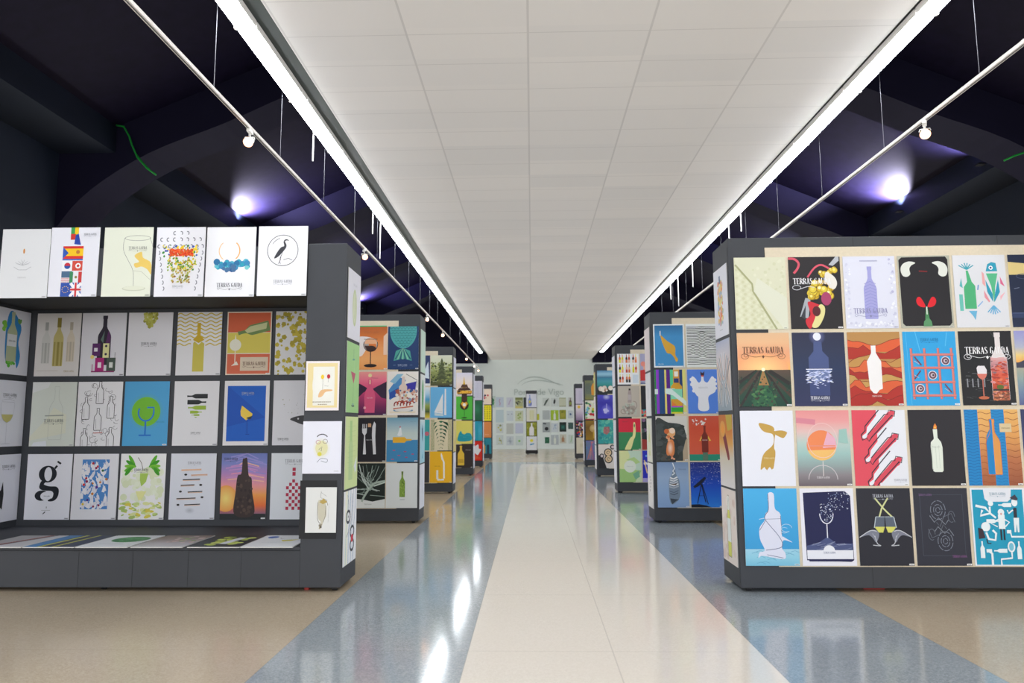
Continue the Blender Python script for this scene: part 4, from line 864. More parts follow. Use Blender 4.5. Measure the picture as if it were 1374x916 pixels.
a = art('d8a0a4'); a.grad(0, 0, 5, 7, ['6a6068', '8a8488', '94a8a8', 'a0c4c0', 'b8cec8', 'e0c0bc', 'e8a0a0', 'e49494']).line([(0, 6.1), (1.8, 5.9)], .5, 'd88898').circ(2.3, 3.75, 1.4, 'ee8a58', 32).poly([(2.3+1.4*math.cos(math.radians(t)), 3.75+1.4*math.sin(math.radians(t))) for t in range(200, 345, 8)], 'f2c070').poly([(2.9, 5.0), (3.6, 4.4), (3.7, 3.6), (2.4, 3.5)], 'e8b0c4').line([(1.0, 3.7), (3.6, 3.7)], .12, 'e89078').arc(2.4, 4.2, 1.4, 1.6, 0, 360, .05, 'ecc8c8', 36).line([(2.35, 2.3), (2.35, .9)], .06, 'e4dcd8').arc(2.3, .6, 1.35, 1.3, 0, 180, .06, 'd0c8cc', 24).terras(2.3, .7, 1.2, 'd8d0d4', False).poly([(4.0, 5.2), (4.7, 5.3), (4.8, 3.9), (3.9, 4.0)], '9cc4bc').sticker()
G[2].append((a, 'pastel pink and mint poster with an orange sun circle and white rings'))
a = art('e6e8f0'); a.poly([(0, 0), (2.5, 0), (2.5, 7), (0, 7)], 'e05060').poly([(1.2, 7), (2.6, 7), (2.6, 0), (2.2, 0), (2.4, .2)], 'e05060').poly([(2.3, 7), (5, 7), (5, 0), (2.3, 0)], 'e6e8f0')
for k in range(3):
    y = 4.6-k*2.15; x = .9+k*.2
    S = lambda P: [(x+p*1.0, y+q*1.0) for p, q in P]
    a.poly(S([(0, 0), (.5, .1), (1.0, .6), (2.5, 2.2), (2.9, 2.4), (3.2, 2.2), (2.9, 1.6), (2.7, 1.5), (1.2, 0), (.7, -.1), (.3, -.5), (-.1, -.3)]), 'd94c5e')
    a.poly(S([(0, 0), (.4, .3), (.5, .8), (2.0, 2.6), (2.4, 3.0), (2.6, 2.3), (1.0, .6), (.5, .1), (.3, -.3), (0, -.2)]), 'e8eaf2')
    a.line(S([(-.1, .1), (.3, .5), (.3, .9), (2.1, 2.9)]), .1, '2c2e3c').line(S([(-.1, .1), (.0, -.4), (.4, -.2), (.6, -.5), (.9, -.1), (2.9, 1.9)]), .1, '2c2e3c').line(S([(.5, .1), (1.2, .9), (2.2, 2.0), (2.5, 2.0), (2.6, 2.4), (3.2, 2.3), (3.1, 1.8), (2.8, 1.9)]), .09, '2c2e3c')
a.terras(4.2, .45, 1.2, 'a8aab4').sticker(); G[2].append((a, 'red and white poster with three slanting pixelated bottles'))
a = art('26242a'); a.poly([(2.05, 1.35), (1.95, 3.6), (2.0, 4.0), (2.3, 4.3), (2.25, 5.2), (2.65, 5.2), (2.65, 4.4), (2.95, 4.0), (3.05, 3.5), (3.0, 1.4), (2.9, 1.25), (2.2, 1.25)], 'e2eade').line([(2.05, 3.8), (2.0, 1.5)], .05, 'b8c8b8').line([(2.4, 3.5), (2.4, 1.6)], .03, 'c0ccc0').line([(2.7, 3.7), (2.7, 1.6)], .03, 'c0ccc0').poly([(2.3, 5.25), (2.35, 5.5), (2.5, 5.75), (2.65, 5.45), (2.62, 5.22)], 'e88838').circ(2.48, 5.35, .08, 'f8d060', 8).terras(2.45, 3.5, .7, 'b0b8b0', False).sticker()
G[2].append((a, 'black poster with a white bottle burning like a candle'))
a = art('1880c0'); a.rect(0, 0, 1.25, 7, '1a84c6').rect(1.25, 0, 2.5, 7, 'd08a50').rect(2.5, 0, 3.7, 7, '1f88c8').rect(3.7, 0, 5, 7, 'e0aa60').grad(1.25, 0, 2.5, 7, ['a05a3c', 'c07848', 'e0a460', 'e8b468']).grad(3.7, 0, 5, 7, ['9a563a', 'b87048', 'e0a058', 'e8b468'])
for k in range(26): a.wave(0, 1.22, .1+.27*k, .05, .8, .035, '1260a0').wave(2.52, 3.68, .1+.27*k, .05, .8, .03, '1668a8')
for k in range(12): a.wave(1.27, 2.48, .3+.58*k, .08, 1.2, .045, '96502e').wave(3.72, 5, .3+.58*k, .08, 1.2, .045, '96502e')
a.bottle(2.5, 1.0, 5.1, 1.3, 'e09a50').poly([(2.5, 1.0), (2.5, 6.1), (2.27, 6.1), (2.27, 5.2), (1.95, 4.6), (1.85, 3.9), (1.85, 1.0)], '1a84c6').bottle_o(2.5, 1.0, 5.1, 1.3, 'c87040', .05).rect(3.2, 4.9, 4.3, 5.7, 'd8c49a').terras(3.75, 5.2, .8, 'a08a68', False).sticker()
G[2].append((a, 'blue and orange striped poster with a bottle outline and paper tag'))
a = art('363c66'); a.grad(0, 0, 5, 7, ['2c3050', '3a4272', '343a60']); G[2].append((a, 'plain navy poster cut by the right photo edge, third row'))
a = art('3fa4dc'); a.grad(0, 1.4, 5, 7, ['3a9ad2', '40a6de', '48aee4']).grad(0, 0, 5, 1.5, ['78bcd8', '90cce0', 'a0d0e4'])
for k in range(14): rr = R(k); x, y = rr.uniform(0, 4.4), rr.uniform(.1, 1.3); a.line([(x, y), (x+.4, y+.12), (x+.8, y-.05)], .04, '60a4c4')
a.spoly([(2.3, 6.5), (2.85, 6.5), (2.9, 5.2), (3.4, 4.6), (3.45, 2.8), (3.6, 2.6), (4.4, 2.1), (3.6, 2.3), (3.4, 1.6), (3.7, 1.1), (3.5, .6), (1.6, .9), (1.2, .7), (1.3, 1.2), (1.8, 1.4), (1.4, 2.4), (1.4, 3.4), (1.9, 4.1), (2.0, 4.7), (2.3, 5.1)], 'dcdeee')
a.sline([(2.3, 6.5), (2.3, 5.1), (2.0, 4.6), (2.0, 4.1), (3.2, 2.6), (3.4, 1.7), (1.9, 1.4)], .06, '6a7090').sline([(1.4, 3.2), (2.0, 4.1)], .05, '6a7090').line([(3.4, 4.5), (3.45, 2.8)], .05, '6a7090').line([(2.0, 4.2), (3.4, 4.25)], .04, '8890a8').line([(2.0, 1.0), (3.5, .7)], .05, '6a7090').arc(3.9, 3.4, .5, .35, 0, 300, .05, 'b8d4e8').arc(3.7, 3.2, .35, .25, 40, 330, .04, 'b8d4e8').line([(1.4, 4.2), (1.9, 4.3)], .05, 'd0dcec').sticker('b8d8e8')
G[3].append((a, 'light blue poster with a sea creature wrapped around a white bottle'))
a = art('e8e8f2'); a.poly([(.4, .5), (.3, 6.6), (4.2, 6.75), (4.7, 6.3), (4.75, .5), (4.5, .35)], '1b1f4c').rect(.45, .6, 4.7, 1.4, 'e8eaf2').poly([(.45, 1.4), (.45, 1.8), (1.6, 2.1), (2.4, 2.6), (3.2, 2.0), (4.7, 2.0), (4.7, 1.4)], '4a5480')
for k in range(18): rr = R(k); x = rr.uniform(.5, 3.9); y = rr.uniform(1.4, 2.0); a.line([(x, y), (x+.8, y+rr.uniform(-.1, .3))], .03, rr.choice(['8890b0', 'b0b8d0', '2a3060']))
a.arc(2.4, 4.7, .62, .9, 180, 360, .09, 'e4e6f2').line([(2.4, 3.8), (2.4, 2.5)], .09, 'e4e6f2').circ(2.5, 1.3, .55, 'e8eaf2', 18).terras(2.5, 1.1, 1.1, '8a90a8', False).dots(70, 1.85, 4.0, 3.0, 5.6, ['c8d0e8', '8898c0', 'e8ecf8'], .03, .06, 3, k=4).dots(60, 2.6, 5.0, 4.6, 6.7, ['c8d0e8', '8898c0', 'e8ecf8'], .03, .06, 4, k=4).rect(.6, .4, 4.5, .55, '1b1f4c')
G[3].append((a, 'white-bordered navy poster with a wine glass dissolving into drops'))
a = art('272832'); a.line([(1.7, 6.1), (2.5, 5.1), (3.4, 4.2)], .14, 'd0d49a').line([(2.9, 6.1), (2.3, 5.2), (2.0, 4.3)], .14, 'd0d49a')
for cx, s_ in ((2.1, -1), (2.95, 1)):
    a.poly([(cx-.4, 4.4), (cx+.4, 4.4), (cx+.45+s_*.12, 3.4), (cx+.2, 3.0), (cx-.2, 3.0), (cx-.45+s_*.12, 3.4)], '5a6474').poly([(cx-.48+s_*.1, 3.5), (cx+.48+s_*.1, 3.5), (cx+.2, 2.98), (cx-.2, 2.98)], 'd4d468').line([(cx-.4, 4.4), (cx+.4, 4.4)], .05, 'b8c4d0').line([(cx+s_*.4, 4.4), (cx+s_*.6, 3.4)], .07, 'c0ccd4')
for s_ in (-1, 1):
    c = 2.5
    a.spoly([(c+s_*.7, 3.1), (c+s_*1.3, 3.2), (c+s_*2.3, 2.6), (c+s_*1.6, 2.75), (c+s_*1.2, 2.5), (c+s_*.9, 2.1), (c+s_*.6, 2.7)], '7c8090').sline([(c+s_*.8, 3.1), (c+s_*1.4, 3.15), (c+s_*2.4, 2.55)], .07, 'c8ccd4').sline([(c+s_*1.0, 2.7), (c+s_*.8, 2.0), (c+s_*.5, 1.8), (c+s_*1.2, 1.85)], .07, 'c8ccd4').line([(c+s_*1.2, 2.9), (c+s_*.9, 2.4)], .05, 'a8acb4')
a.terras(2.45, 6.15, 1.9, 'b4b8c4').sticker(); G[3].append((a, 'black poster with two hands toasting crossed glasses of yellow wine'))
a = art('2e303c'); a.line([(.6, .9), (.6, 6.4), (4.5, 6.4), (4.5, .9), (.6, .9)], .04, '4a4e5c')
for cx, cy, f in ((2.2, 5.0, 1), (2.7, 2.2, -1)):
    for rad, n_ in ((.85, 7), (.5, 5), (.25, 3)):
        for k in range(n_): a.arc(cx, cy, rad*.8, rad, k*360/n_, k*360/n_+300/n_, .06, '7c8290', 5)
    a.line([(cx-.8*f, cy-.5*f), (cx-.4*f, cy-1.1*f), (cx, cy-.7*f), (cx+.6*f, cy-1.3*f), (cx+.9*f, cy-.9*f)], .06, '8a909c').line([(cx-.2*f, cy-1.1*f), (cx+.1*f, cy-1.5*f), (cx+.5*f, cy-.6*f), (cx+1.2*f, cy-.3*f), (cx+1.5*f, cy-1.1*f)], .05, '6c727e').arc(cx+1.2*f, cy-.6*f, .3, .5, 0, 300, .05, '666c78')
a.terras(1.1, 6.3, 1.2, '7a5a88', False).terras(3.9, .75, 1.3, '8a5a90', False).sticker(); G[3].append((a, 'charcoal poster with chalk line faces mirrored upside down'))
a = art('e4eaf2'); a.rect(.15, .1, 4.8, 6.85, '1c9cc0').poly([(1.2, 7), (3.8, 7), (3.7, 6.0), (3.4, 5.75), (1.6, 5.75), (1.3, 6.0)], 'e4e8f0').terras(2.5, 6.35, 1.5, '8aa8b8')
Wt = 'e8f2f6'
a.line([(.4, 5.4), (1.3, 5.2), (1.7, 4.7), (.8, 4.5), (1.0, 5.0)], .22, Wt).circ(1.8, 5.6, .25, Wt, 12).line([(1.7, 5.3), (1.7, 4.7), (2.2, 4.3)], .18, Wt).bottle(3.7, 5.45, 1.2, .36, Wt, 90).bottle(1.3, 4.0, 1.2, .36, Wt, -90) 
a.circ(2.7, 4.8, .3, Wt, 14).rect(2.4, 3.3, 3.0, 4.6, Wt).line([(2.5, 4.2), (1.7, 3.8), (2.3, 3.5)], .12, Wt).line([(2.9, 4.2), (3.4, 3.9), (3.0, 3.5)], .12, Wt).rect(2.5, 2.3, 2.65, 3.3, '2a2c38').rect(2.78, 2.3, 2.93, 3.3, '2a2c38').circ(2.7, 4.65, .1, 'd8a8a8', 8)
a.ell(4.0, 5.7, .28, .38, Wt, 14).poly([(3.6, 6.1), (4.1, 6.4), (4.35, 6.0), (4.2, 5.85), (3.8, 5.95)], '3a3a48').rect(3.85, 4.3, 4.15, 5.2, '2a2c38').line([(3.8, 5.0), (3.4, 4.7), (3.3, 5.0)], .14, Wt).poly([(3.8, 4.3), (4.3, 4.3), (4.25, 3.0), (4.1, 3.0), (4.05, 3.8), (3.95, 3.0), (3.8, 3.0)], Wt)
a.circ(1.2, 3.5, .42, Wt, 16).poly([(.5, 3.4), (.9, 3.3), (1.1, 2.5), (.5, 2.4)], '3a2c38').line([(1.2, 3.0), (1.4, 2.4), (2.0, 2.3), (2.1, 2.9), (1.8, 3.2)], .2, Wt).line([(1.2, 2.4), (1.3, 2.0), (1.6, 2.0)], .1, '2a2c38').line([(3.4, 3.2), (3.5, 2.6), (5, 2.6)], .16, Wt).rect(3.1, 2.9, 3.5, 3.2, Wt)
a.bottle(.75, .7, 1.5, .4, Wt).bottle(4.1, .6, 1.6, .4, Wt).line([(1.6, .1), (1.6, 1.1), (1.2, 1.4)], .2, Wt).rect(1.1, 1.2, 1.6, 1.5, Wt).bottle(3.0, 1.35, 1.2, .36, Wt, 90).ell(3.4, 1.7, .35, .5, Wt, 14).ell(3.4, 1.7, .22, .36, '78c0d8', 12).line([(2.4, .1), (2.4, .6), (3.4, .7), (3.4, 1.2)], .16, Wt)
G[3].append((a, 'turquoise poster crowded with white cartoon drinkers and bottles'))
for rw in range(4):
    for cl, (a, l) in enumerate(G[rw]): hang('right', YR[0], cl, rw, a, l)
# its aisle end
a = art('dfe0ea'); a.dots(110, 1.6, 1.3, 3.2, 5.6, ['e0c070', 'c8a8b0', 'a8b8a0', '9ab0d0', 'e08860', 'e8d890'], .14, .32, 3, k=7).rect(2.1, 5.4, 2.6, 6.2, '6a7a98').line([(2.0, .7), (3.0, .7)], .08, 'b8bac4'); E1 = [(a, 'white poster with a speckled multicolour bottle, top of the wide right stand end')]
a = art('c0c2cc'); a.grad(0, 0, 5, 7, ['8a98a4', 'a8b0b8', 'c8b8b0', 'e0ccc4', 'c8c4cc', 'a8b0c8'])
for k in range(8):
    for s_ in (-1, 1): a.line([(2.5+s_*.1*k, 3.5-.2*k), (2.5+s_*(.5+.28*k), 5.8-k*.15)], .16, ['d8dce4', '8a9aac', 'e4cdc4', '7a8c9c'][k % 4]).line([(2.5+s_*.15*k, 3.0), (2.5+s_*(.3+.3*k), .3+.1*k)], .16, ['7a8c98', 'd0d4dc', '94a0a8', 'e0d4cc'][k % 4])
E1.append((a, 'pastel kaleidoscope poster on the end of the wide right stand'))
a = art('c8c4bc'); a.grad(0, 0, 5, 7, ['d4d2d4', 'ccc8c4', 'c8c0b0', 'd09a50', 'c8702c', 'b86a30']).spoly([(1.2, 5.2), (2.2, 5.4), (3.6, 3.0), (3.2, 2.6), (2.8, 2.9)], '7a2c34').poly([(2.6, 7), (4.8, 7), (4.8, 5.6), (3.2, 5.4)], 'b8a040').glow(1.4, 5.6, 1.0, .8, 'e89030', 'd09a50'); E1.append((a, 'orange to grey poster with a maroon streak, end of the wide right stand'))
a = art('d9cfca'); a.dots(30, .3, .3, 4.7, 6.8, ['d2c2bc', 'e0d8d4', 'ccb8b0'], .2, .5, 4, k=9).rect(2.1, 5.2, 2.8, 6.3, 'd8dcd8').rect(2.1, 5.0, 2.8, 6.3, 'e4e8e4').poly([(2.0, 4.4), (2.1, 5.0), (2.8, 5.0), (3.1, 4.4), (3.1, .6), (2.0, .6)], 'c8cc60').rect(1.95, 2.0, 3.15, 4.2, 'd8e0e0').bottle_o(2.5, .6, 5.8, 1.25, '7a7a68', .07); E1.append((a, 'beige poster with a yellow-green bottle, bottom of the wide right stand end'))
for i, (a, l) in enumerate(E1): hang_end('right', YR[0], i, a, l)

# second right stand
G = [[], [], [], []]
a = art('e6ecee'); a.rect(.2, .25, 4.8, 6.8, '3f8fc8').grad(.2, 5, 4.8, 6.8, ['3f8fc8', '2a6a9c']).spoly([(1.15, 5.1), (1.5, 3.8), (2.1, 2.4), (2.7, 2.2), (3.2, 1.7), (3.6, .9), (3.9, 1.3), (3.5, 2.0), (3.5, 3.2), (3.1, 3.7), (2.2, 4.3), (1.25, 5.2)], 'd8a434').rect(1.02, 5.1, 1.2, 5.9, 'd8dce0').terras(1.1, .5, .9, 'd8e4ec', False).sticker(); G[0].append((a, 'white-framed blue poster with a tilted ochre bottle, on the second right stand'))
a = art('e4e8e6'); a.rect(.1, 6.2, 1.6, 6.8, 'dfe4ea')
for k in range(24):
    y = .5+k*.26; n_ = 30
    f = lambda x: .28*math.exp(-((x-2.6)/.5)**2)*(1 if 3 < k < 20 else .3)+(.16*math.exp(-((x-4.1)/.35)**2) if 9 < k < 17 else 0)+(.16*math.exp(-((x-1.1)/.3)**2) if 5 < k < 12 else 0)
    a.line([(.15+4.7*i/n_, y+f(.15+4.7*i/n_)) for i in range(n_+1)], .1, '20282a')
G[0].append((a, 'white poster of black horizontal lines rippling into a bottle'))
a = art('1a3f70')
for x0, x1, c in ((0, .25, '2a8a4a'), (.25, .7, '8a3ac8'), (.7, 1.6, '1f4a80'), (1.6, 1.9, 'e0d470'), (1.9, 2.5, '5a2088'), (2.5, 3.0, '50c890'), (3.0, 4.0, 'd89a38'), (4.0, 4.5, '1a3a70'), (4.5, 5, 'e0dc80')): a.rect(x0, 0, x1, 7, c)
a.poly([(2.6, 1.2), (2.6, 4.3), (3.1, 4.9), (3.9, 4.9), (4.4, 4.3), (4.4, 1.2)], 'd8a030').rect(3.0, 6.0, 3.9, 7, 'd8a85a').rect(3.2, 5.9, 3.8, 6.7, 'ecebe8').rect(3.1, 4.9, 3.9, 5.6, '2a3a78').poly([(0, 3.1), (.5, 3.1), (.5, 3.9), (0, 3.9)], 'd8e8e8').poly([(1.7, 3.3), (3.0, 3.4), (5, 1.2), (5, 1.9), (3.2, 4.0), (1.7, 4.0)], 'd8ece8').rect(2.6, 2.3, 4.4, 3.9, '88d8b8').poly([(1.7, 3.9), (2.7, 3.9), (5, 1.9), (5, 1.2), (2.9, 2.9), (1.7, 3.2)], 'd8ece8').poly([(2.6, 1.2), (2.6, 2.1), (3.6, 1.2)], 'e08038').rect(2.6, 0, 4.4, 1.0, '30a838').rect(2.6, 1.0, 4.4, 1.2, 'b04ad0').rect(2.6, 0, 4.4, .25, 'd8d840').sticker(); G[1].append((a, 'vertical colour-striped poster with an amber bottle and pale ribbon'))
a = art('5686e0'); a.spoly([(1.7, .6), (3.3, .6), (3.3, 2.6), (4.4, 3.4), (4.5, 4.2), (4.4, 5.5), (4.0, 5.9), (3.6, 5.4), (3.2, 4.9), (2.7, 5.2), (2.6, 5.9), (2.3, 5.9), (2.2, 5.2), (1.8, 4.9), (1.3, 5.6), (.8, 5.9), (.6, 5.2), (.8, 4.0), (1.4, 2.9), (1.7, 2.5)], 'e8eaf2').ell(2.5, .65, .8, .2, 'e8eaf2', 16)
for x, y in ((4.45, 4.0), (4.5, 4.7), (4.4, 5.3), (.65, 5.4), (.7, 4.6), (1.0, 3.6)): a.circ(x, y, .28, 'e8eaf2', 12)
a.poly([(2.25, 5.9), (2.15, 6.3), (2.2, 6.7), (2.4, 6.45), (2.6, 6.5), (2.8, 6.75), (2.75, 6.2), (2.65, 5.9)], '402838').rect(2.25, 5.85, 2.65, 6.05, 'd85040').terras(2.5, 4.0, 1.5, 'c0c4cc', False).sticker(); G[1].append((a, 'cornflower blue poster with a white winged bottle figure'))
a = art('d8d6d0'); a.spoly([(0, 0), (0, 6.4), (2.0, 6.0), (4.2, 5.6), (4.8, 4.0), (4.9, 2.6), (4.0, 1.8), (4.4, 0)], '3e4444').dots(60, .1, .2, 4.4, 5.6, ['485050', '343a3a', '4e5656', '3a4240'], .2, .5, 4, k=7, stretch=1.6).poly([(4.2, .0), (5, .0), (5, 3.6), (4.7, 3.2), (4.2, 1.4)], 'b8a890').spoly([(1.7, .9), (1.6, 2.0), (2.0, 3.2), (2.7, 3.2), (2.9, 2.0), (2.7, .9)], 'e08850').glow(2.2, 2.0, .5, 1.1, 'fbe4d0', 'e08850').circ(2.4, 4.4, .7, 'e8b078', 20).circ(1.7, 4.6, .4, 'c86838', 14).circ(2.6, 4.7, .45, 'f4dcc8', 16).dots(8, 1.8, 3.2, 2.8, 3.8, ['e8a880', 'd87848'], .12, .25, 5).dots(10, 1.0, 0, 2.8, .8, ['c87850', 'e0a080', '5a5048'], .1, .25, 6).sticker(); G[2].append((a, 'dark rocky cave poster with a glowing orange figure'))
a = art('d4583c'); a.grad(0, 1, 5, 7, ['d86048', 'd85c40', 'd05238', 'd05a44']).poly([(0, 0), (5, 0), (5, 1.0), (0, 1.0)], '2a9078').bottle(2.5, 1.3, 4.2, 1.05, '7a3028').poly([(1.6, 3.1), (2.0, 3.9), (2.0, 3.1)], 'e8c050').poly([(3.5, 3.1), (3.0, 3.9), (3.0, 3.1)], 'e8c050').rect(1.9, 3.1, 3.1, 3.4, '8a3a34').terras(2.5, 3.15, .8, 'e8e0e0', False).poly([(2.1, 0), (2.9, 0), (2.9, 1.3), (2.1, 1.3)], '5a7a68').dots(20, .6, 5.6, 2.8, 6.8, ['f0ece8', 'e8d8d4'], .05, .15, 4).poly([(2.3, 5.5), (2.0, 6.2), (2.7, 6.0)], 'e8d8d0').sticker(); G[2].append((a, 'red poster with a maroon bottle spraying white above a green strip'))
a = art('8aa6cc'); a.grad(0, 0, 5, 7, ['86a4d0', '8caad2', '98b0d0', '7c96bc']).spoly([(1.9, 1.2), (1.85, 4.0), (2.3, 5.0), (2.5, 5.8), (2.6, 6.9), (2.75, 6.9), (2.9, 5.8), (3.1, 4.9), (3.5, 4.0), (3.5, 1.6), (2.4, .5)], '76889c')
for k in range(8): a.line([(1.85+.05*abs(4-k), 3.9-.35*k+.7), (2.6, 3.8-.35*k+.6), (3.4-.05*abs(4-k), 4.0-.35*k+.7)], .2 if k < 5 else .12, ['eceef0', 'd8dce2', 'c8ccd4', 'e4e6ea', 'a8b0bc', '7a8698', '5a6678', '4a5464'][k])
a.line([(2.4, 5.0), (2.8, 5.3), (2.5, 5.6), (2.8, 6.0), (2.5, 6.9)], .16, 'e8ecf0').poly([(2.0, 1.4), (3.4, 1.2), (2.9, 1.0), (2.3, .5), (2.1, .9)], '3a4450').poly([(1.95, 3.6), (3.2, 3.7), (2.9, 3.45)], '5a4a38').terras(4.0, 5.8, 1.2, '6a7c98', False).sticker(); G[3].append((a, 'pale blue poster with a bottle peeled into white spirals'))
a = art('1b4fb8'); a.grad(0, 0, 5, 7, ['2a80e0', '1c64d0', '1a4cc0', '1c3c9c', '202c78']).dots(170, .05, 3.6, 4.95, 6.95, ['e8ecf8', 'b0c0e8', '98a8e0'], .02, .055, 3, k=5).poly([(0, 0), (0, .45), (1.2, .5), (2.4, .3), (3.2, 0)], '121c2c').poly([(.4, 2.9), (1.0, 3.3), (1.2, 3.7), (2.3, 4.7), (2.5, 4.5), (2.0, 3.9), (1.6, 3.5), (1.1, 3.2)], '141c34').line([(.5, 3.1), (2.3, 4.6)], .32, '141c34').line([(1.7, 3.6), (1.0, .6)], .12, '141c34').line([(1.7, 3.6), (2.3, .8)], .14, '141c34').line([(1.8, 3.6), (2.7, .5)], .1, '141c34').line([(1.3, 1.8), (2.1, 1.8)], .05, '141c34').sticker(); G[3].append((a, 'starry blue poster with a black telescope on a tripod'))
for rw in range(4):
    for cl, (a, l) in enumerate(G[rw]): hang('right', YR[1], cl, rw, a, l)
P_END = 'end of the second right stand'
a = art('dcd0d2'); hang_end('right', YR[1], 0, a, 'plain pinkish poster, top on the ' + P_END)
a = art('dfe0e4'); a.rect(2.2, 2.6, 2.7, 4.6, 'c8cad0').line([(2.4, 2.8), (2.4, 4.4)], .08, '888'); hang_end('right', YR[1], 1, a, 'whitish poster with a thin grey bar on the ' + P_END)
a = art('dfe0d4'); a.bottle(2.6, 1.0, 5.0, 1.6, 'd4d89a').rect(1.9, 1.8, 3.2, 3.2, 'dee0c8'); hang_end('right', YR[1], 2, a, 'cream poster with a faint yellow-green bottle on the ' + P_END)
a = art('e2e0e0')
for x, y in ((2, 4.6), (2.6, 4.2), (1.8, 3.6), (3.0, 3.7), (2.3, 3.1), (2.0, 2.5)): a.line([(x, y), (x+.4, y+.3)], .16, '4a4a50').line([(x, y+.3), (x+.3, y)], .1, '4a4a50')
hang_end('right', YR[1], 3, a, 'white poster with small black marks, lowest on the ' + P_END)

# third right stand
G = [[], [], [], []]
a = art('eceef0'); rr = R(4)
for i in range(3):
    for j in range(3):
        if (i, j) == (2, 0): a.rect(3.5, .3, 4.8, 2.2, 'd4e0ea'); continue
        for k in range(2):
            x = .6+1.55*i+.6*k; y = .45+2.25*j
            c1, c2, c3 = rr.sample(['e8e030', '26282c', 'e07a48', 'f0a888', 'd8d020', 'c84830', 'e8c0a8'], 3)
            a.bottle(x, y, 1.9, .45, c1).rect(x-.22, y, x+.22, y+.7, c2).rect(x-.08, y+1.3, x+.08, y+1.85, c3)
G[0].append((a, 'white poster with a three by three grid of colour-blocked bottles'))
a = art('a8a8c8'); a.poly([(0, 3.2), (5, 4.2), (5, 1), (0, .8)], 'c83838').dots(6, .5, 3.6, 4, 5, ['e89080', 'e8a890'], .4, .7, 3, k=12).poly([(2.5, 3.8), (5, 4.5), (5, 2), (3, 2)], 'b8903a').poly([(0, 0), (5, 0), (5, .9), (2, .9)], 'e8e8ee').rect(0, .1, 5, .35, '4a5a88'); G[0].append((a, 'lilac and red landscape poster half hidden behind the second right stand'))
a = art('c0b8ac'); a.poly([(2.2, 3.2), (2.3, 5.4), (2.5, 6.2), (2.9, 6.2), (3.1, 5.4), (3.1, 3.2)], 'a89a98').rect(2.5, 6.0, 2.9, 6.4, '35302e').rect(2.3, 3.8, 3.0, 5.0, 'b8aeb0').ell(2.6, 1.7, 1.5, 1.2, 'a89e94', 22).dots(26, 1.2, .6, 4.2, 3.0, ['b8c0b4', '988c84', 'a8b0a4', '8a807a', 'c0b8b0'], .15, .4, 4, k=10).arc(3.6, 2.6, .7, .9, -60, 100, .15, '988c84').arc(1.3, 1.2, .7, .5, 90, 300, .15, '988c84'); G[1].append((a, 'beige poster with a sketched bottle rising from curling tentacles'))
a = art('26282e'); a.rect(0, .3, 2.6, 1.6, '48a0a0').dots(16, 0, .2, 3, 1.8, ['e0c048', '3a9ab0', 'd85858', 'e8e8e0'], .2, .4, 4, k=5); G[1].append((a, 'dark poster with bright shapes at its foot, partly hidden'))
a = art('3c8a5a'); a.rect(0, 3.95, 5, 7, 'da2c44').spoly([(1.3, 0), (2.6, 2.6), (3.1, 3.0), (3.3, 4.2), (3.4, 5.9), (3.6, 6.2), (3.8, 5.9), (3.9, 4.0), (3.7, 2.8), (3.4, 2.2), (2.6, 0)], 'e8e4a0').ell(3.6, 5.4, .13, .4, '4a7a48', 10).terras(1.5, 6.2, 1.4, 'a83848', False).sticker(); G[2].append((a, 'red over green poster with a pale pointing arm'))
a = art('2a3034'); a.dots(30, 0, .2, 4.9, 6.8, ['4a5a58', 'd0d4d8', 'a04840', '384a44', '8a6a90', '202428'], .2, .55, 3, k=9).poly([(0, 0), (2.5, 0), (2.5, 2), (0, 2.4)], 'a03c38'); G[2].append((a, 'dark poster with tangled pale and red forms, partly hidden'))
a = art('cfe0b8'); a.poly([(0, 0), (0, 7), (2.6, 7), (1.6, 3)], 'dfe6a8').poly([(2.0, 7), (5, 7), (5, 2), (3.5, 3)], 'c8e0cc').poly([(0, 0), (3.5, 0), (5, 2.6), (2.2, 2.8), (0, 3)], 'a4cc80').poly([(3.0, 1.8), (4.4, 2.6), (4.6, 1.2), (3.6, .6)], '7ab494').poly([(1.6, 5), (3.4, 5.6), (4.8, 4.4), (3.6, 4)], 'b8d890').circ(2.4, 3.5, 1.35, 'e4ece0', 30).terras(2.4, 3.4, 1.5, 'c4ccc4', False); G[3].append((a, 'pale green watercolour poster with a white lettered disc'))
a = art('2c34c0'); a.dots(12, 0, 1, 4, 6, ['3a7ad8', '6ab0e8', 'e8ecf4'], .2, .5, 3, k=8)
for k in range(4): a.line([(1+k*.6, 2.0), (.4+k*.8, 4.9-.3*k)], .25, 'e8c888')
a.rect(0, 0, 5, .9, 'b0a8e0'); G[3].append((a, 'cobalt poster with yellow fingers reaching up, partly hidden'))
for rw in range(4):
    for cl, (a, l) in enumerate(G[rw]): hang('right', YR[2], cl, rw, a, l)
for i, (bg, l) in enumerate((('d9dbe6', 'plain lilac-white poster, top'), ('dddfe8', 'second plain lilac-white poster'), ('d6d8de', 'third poster, pale grey'), ('dfdfe8', 'lowest pale poster'))):
    a = art(bg); a.rect(1.6, 2.2, 3.4, 4.8, 'd4d6e0'); hang_end('right', YR[2], i, a, l + ' on the end of the third right stand')

